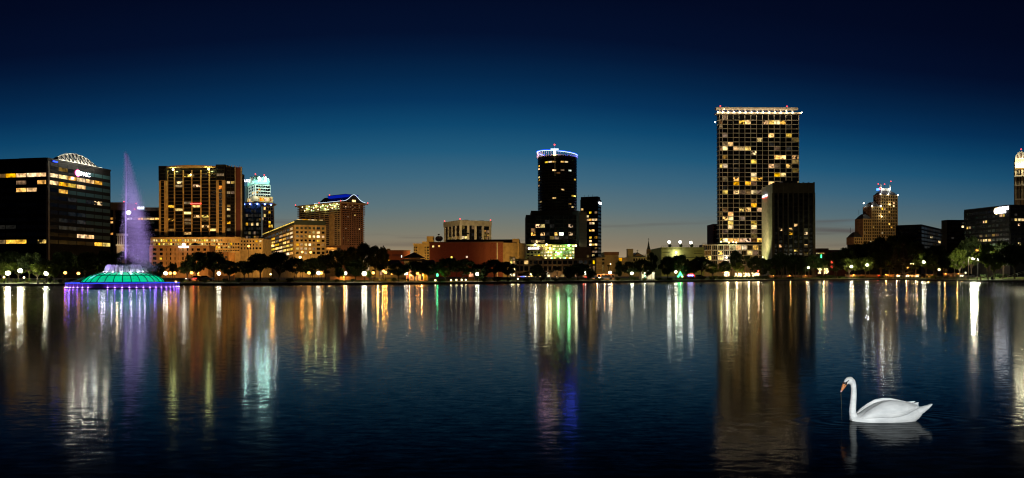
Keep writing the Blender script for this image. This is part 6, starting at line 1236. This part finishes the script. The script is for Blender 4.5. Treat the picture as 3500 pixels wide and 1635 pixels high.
# folded wings: a shell on each flank, with overlapping feathers at its rear and lower edge
for sg in (-1, 1):
    m = MB(); rings = []
    for zx, top, bot, yo, th in ((300, 588, 596, .07, .003), (335, 570, 604, .132, .010), (400, 508, 592, .158, .03), (480, 452, 588, .172, .045), (570, 404, 588, .176, .055), (660, 384, 590, .172, .06), (750, 384, 582, .160, .06), (840, 400, 556, .138, .055), (920, 418, 520, .110, .045), (1000, 444, 492, .080, .03), (1042, 462, 472, .062, .012)):
        x = sw(zx, 0)[0]; zt, zb_ = sw(0, top)[1], sw(0, bot)[1]; cz, hz = (zt + zb_) / 2, (zt - zb_) / 2
        rings.append([(x, sg * (yo * (1 - .42 * max(0, math.sin(2 * math.pi * k / 18)) ** 1.6) + th * math.cos(2 * math.pi * k / 18) + .012), cz + hz * math.sin(2 * math.pi * k / 18)) for k in range(18)])
    w = m.build('wing', 'swan_white', swan, True)
    me = w.data; m2 = MB(); m2.loft(rings); me2 = m2.mesh('wing', 'swan_white', True); w.data = me2
    WS = ((330, 572, 600, .135, .012), (400, 508, 592, .158, .03), (480, 452, 588, .172, .045), (570, 404, 588, .176, .055), (660, 384, 590, .172, .06), (750, 384, 582, .160, .06), (840, 400, 556, .138, .055), (920, 418, 520, .110, .045), (1000, 444, 492, .080, .03), (1042, 462, 472, .062, .012))
    def wy(zx, zy):
        """how far the wing surface stands out at a point of the side view"""
        for r0, r1 in zip(WS, WS[1:]):
            if r0[0] <= zx <= r1[0]:
                f = (zx - r0[0]) / (r1[0] - r0[0]); tp, bt, yo, th = [r0[k] + (r1[k] - r0[k]) * f for k in range(1, 5)]
                s_ = max(-1, min(1, ((tp + bt) / 2 - zy) / max(1, (bt - tp) / 2))); return yo * (1 - .42 * max(0, s_) ** 1.6) + th * math.sqrt(max(0, 1 - s_ * s_)) + .012
        return .05
    q = random.Random(3)
    for n, xa, ya, xb, yb, ln, wd in ((8, 560, 572, 800, 548, 130, 22), (7, 650, 548, 840, 512, 140, 20), (6, 740, 508, 880, 470, 145, 17), (4, 840, 472, 900, 445, 135, 13)):
        for k in range(n):
            t = k / (n - 1); fx, fy = xa + (xb - xa) * t + q.uniform(-6, 6), ya + (yb - ya) * t + q.uniform(-3, 3); rr = []
            for j in range(7):
                u = j / 6; hw = wd * math.sin(math.pi * min(1, .12 + .82 * u)) ** .55; cx_, cy_ = fx + ln * u, fy - ln * u * .14 - (0 if fx < 620 else ln * u * u * .05)
                pr = []
                for dz, dy in ((hw, .0), (0, .0022), (-hw, .0), (0, -.004)): z2 = cy_ + dz; pr.append((sw(cx_, 0)[0], sg * (wy(cx_, z2) + dy + .0004 + .0012 * u), sw(0, z2)[1]))
                rr.append(pr)
            MB().loft(rr).build('feather', 'swan_white', w)
def beak(rows, name, mat, n=12):
    """cross sections across the beak axis: (zx, zy, half height, half width)"""
    axis = Vector((sw(118, 295)[0] - sw(170, 196)[0], 0, sw(118, 295)[1] - sw(170, 196)[1])).normalized(); nr = Vector((-axis.z, 0, axis.x))
    return MB().loft([[Vector((sw(a, b_)[0], 0, sw(a, b_)[1])) + nr * h * math.sin(2 * math.pi * k / n) + Vector((0, w * math.cos(2 * math.pi * k / n), 0)) for k in range(n)] for a, b_, h, w in rows]).build(name, mat, swan, True)
beak(((172, 186, .030, .026), (160, 208, .029, .024), (146, 235, .024, .020), (131, 264, .016, .017), (124, 277, .0125, .0155)), 'beak', 'beak_orange')
beak(((125, 275, .0128, .0158), (120, 288, .010, .013), (114, 297, .005, .007)), 'beak_tip', 'beak_tip')
beak(((188, 166, .008, .012), (178, 176, .018, .029), (168, 190, .0285, .0285), (161, 205, .0295, .0252)), 'face_mask', 'beak_black')
MB().sphere((sw(152, 184)[0], 0, sw(152, 184)[1]), .012, 10, 6).build('beak_knob', 'beak_black', swan, True)
for sg in (-1, 1):
    MB().sphere((sw(197, 153)[0], sg * .0400, sw(197, 153)[1]), .0062, 10, 6).build('eye', 'beak_black', swan, True)
    MB().tube([(sw(197, 154)[0], sg * .038, sw(197, 154)[1]), (sw(184, 166)[0], sg * .033, sw(184, 166)[1]), (sw(172, 178)[0], sg * .027, sw(172, 178)[1])], [.0035, .006, .010], 6).build('lore_stripe', 'beak_black', swan, True)
    MB().sphere((sw(150, 216)[0], sg * .0215, sw(150, 216)[1]), .0055, 8, 5, 1.5).build('nostril', 'beak_black', swan, True)
MB().tube([Vector((sw(a, b_)[0], .002, sw(a, b_)[1])) for a, b_ in ((117, 297), (119, 350), (123, 440), (126, 540), (128, 645))], [.0022, .0025, .0018, .0012, .001], 5).build('weed_strand', 'weed', swan)

# ------------------------------------------------------------------ the near bank where the photographer stands, with an added lamp in place of the flash
MB().box(-60, 60, -40, -1.6, -.5, .45).build('near_bank', 'grass'); struct(COL.objects[-1])
o = thing('floodlight', 'added lamp on the near bank, lights the swan like a flash, out of view', 'floodlight', (1.2, -3.0, .45), 0, 'floodlights that wash the facades')
MB().tube([(0, 0, 0), (0, 0, 2.3)], .05).build('post', 'iron', o); MB().box(-.2, .2, -.25, .1, 2.25, 2.55).build('lamp_housing', 'iron', o)
spotlight(o, (0, .2, 2.42), SWAN - Vector((1.2, -3.0, .45)) + Vector((-.05, 0, .25)), 8800, (.96, 1., 1.), 9.5, .35, .12)
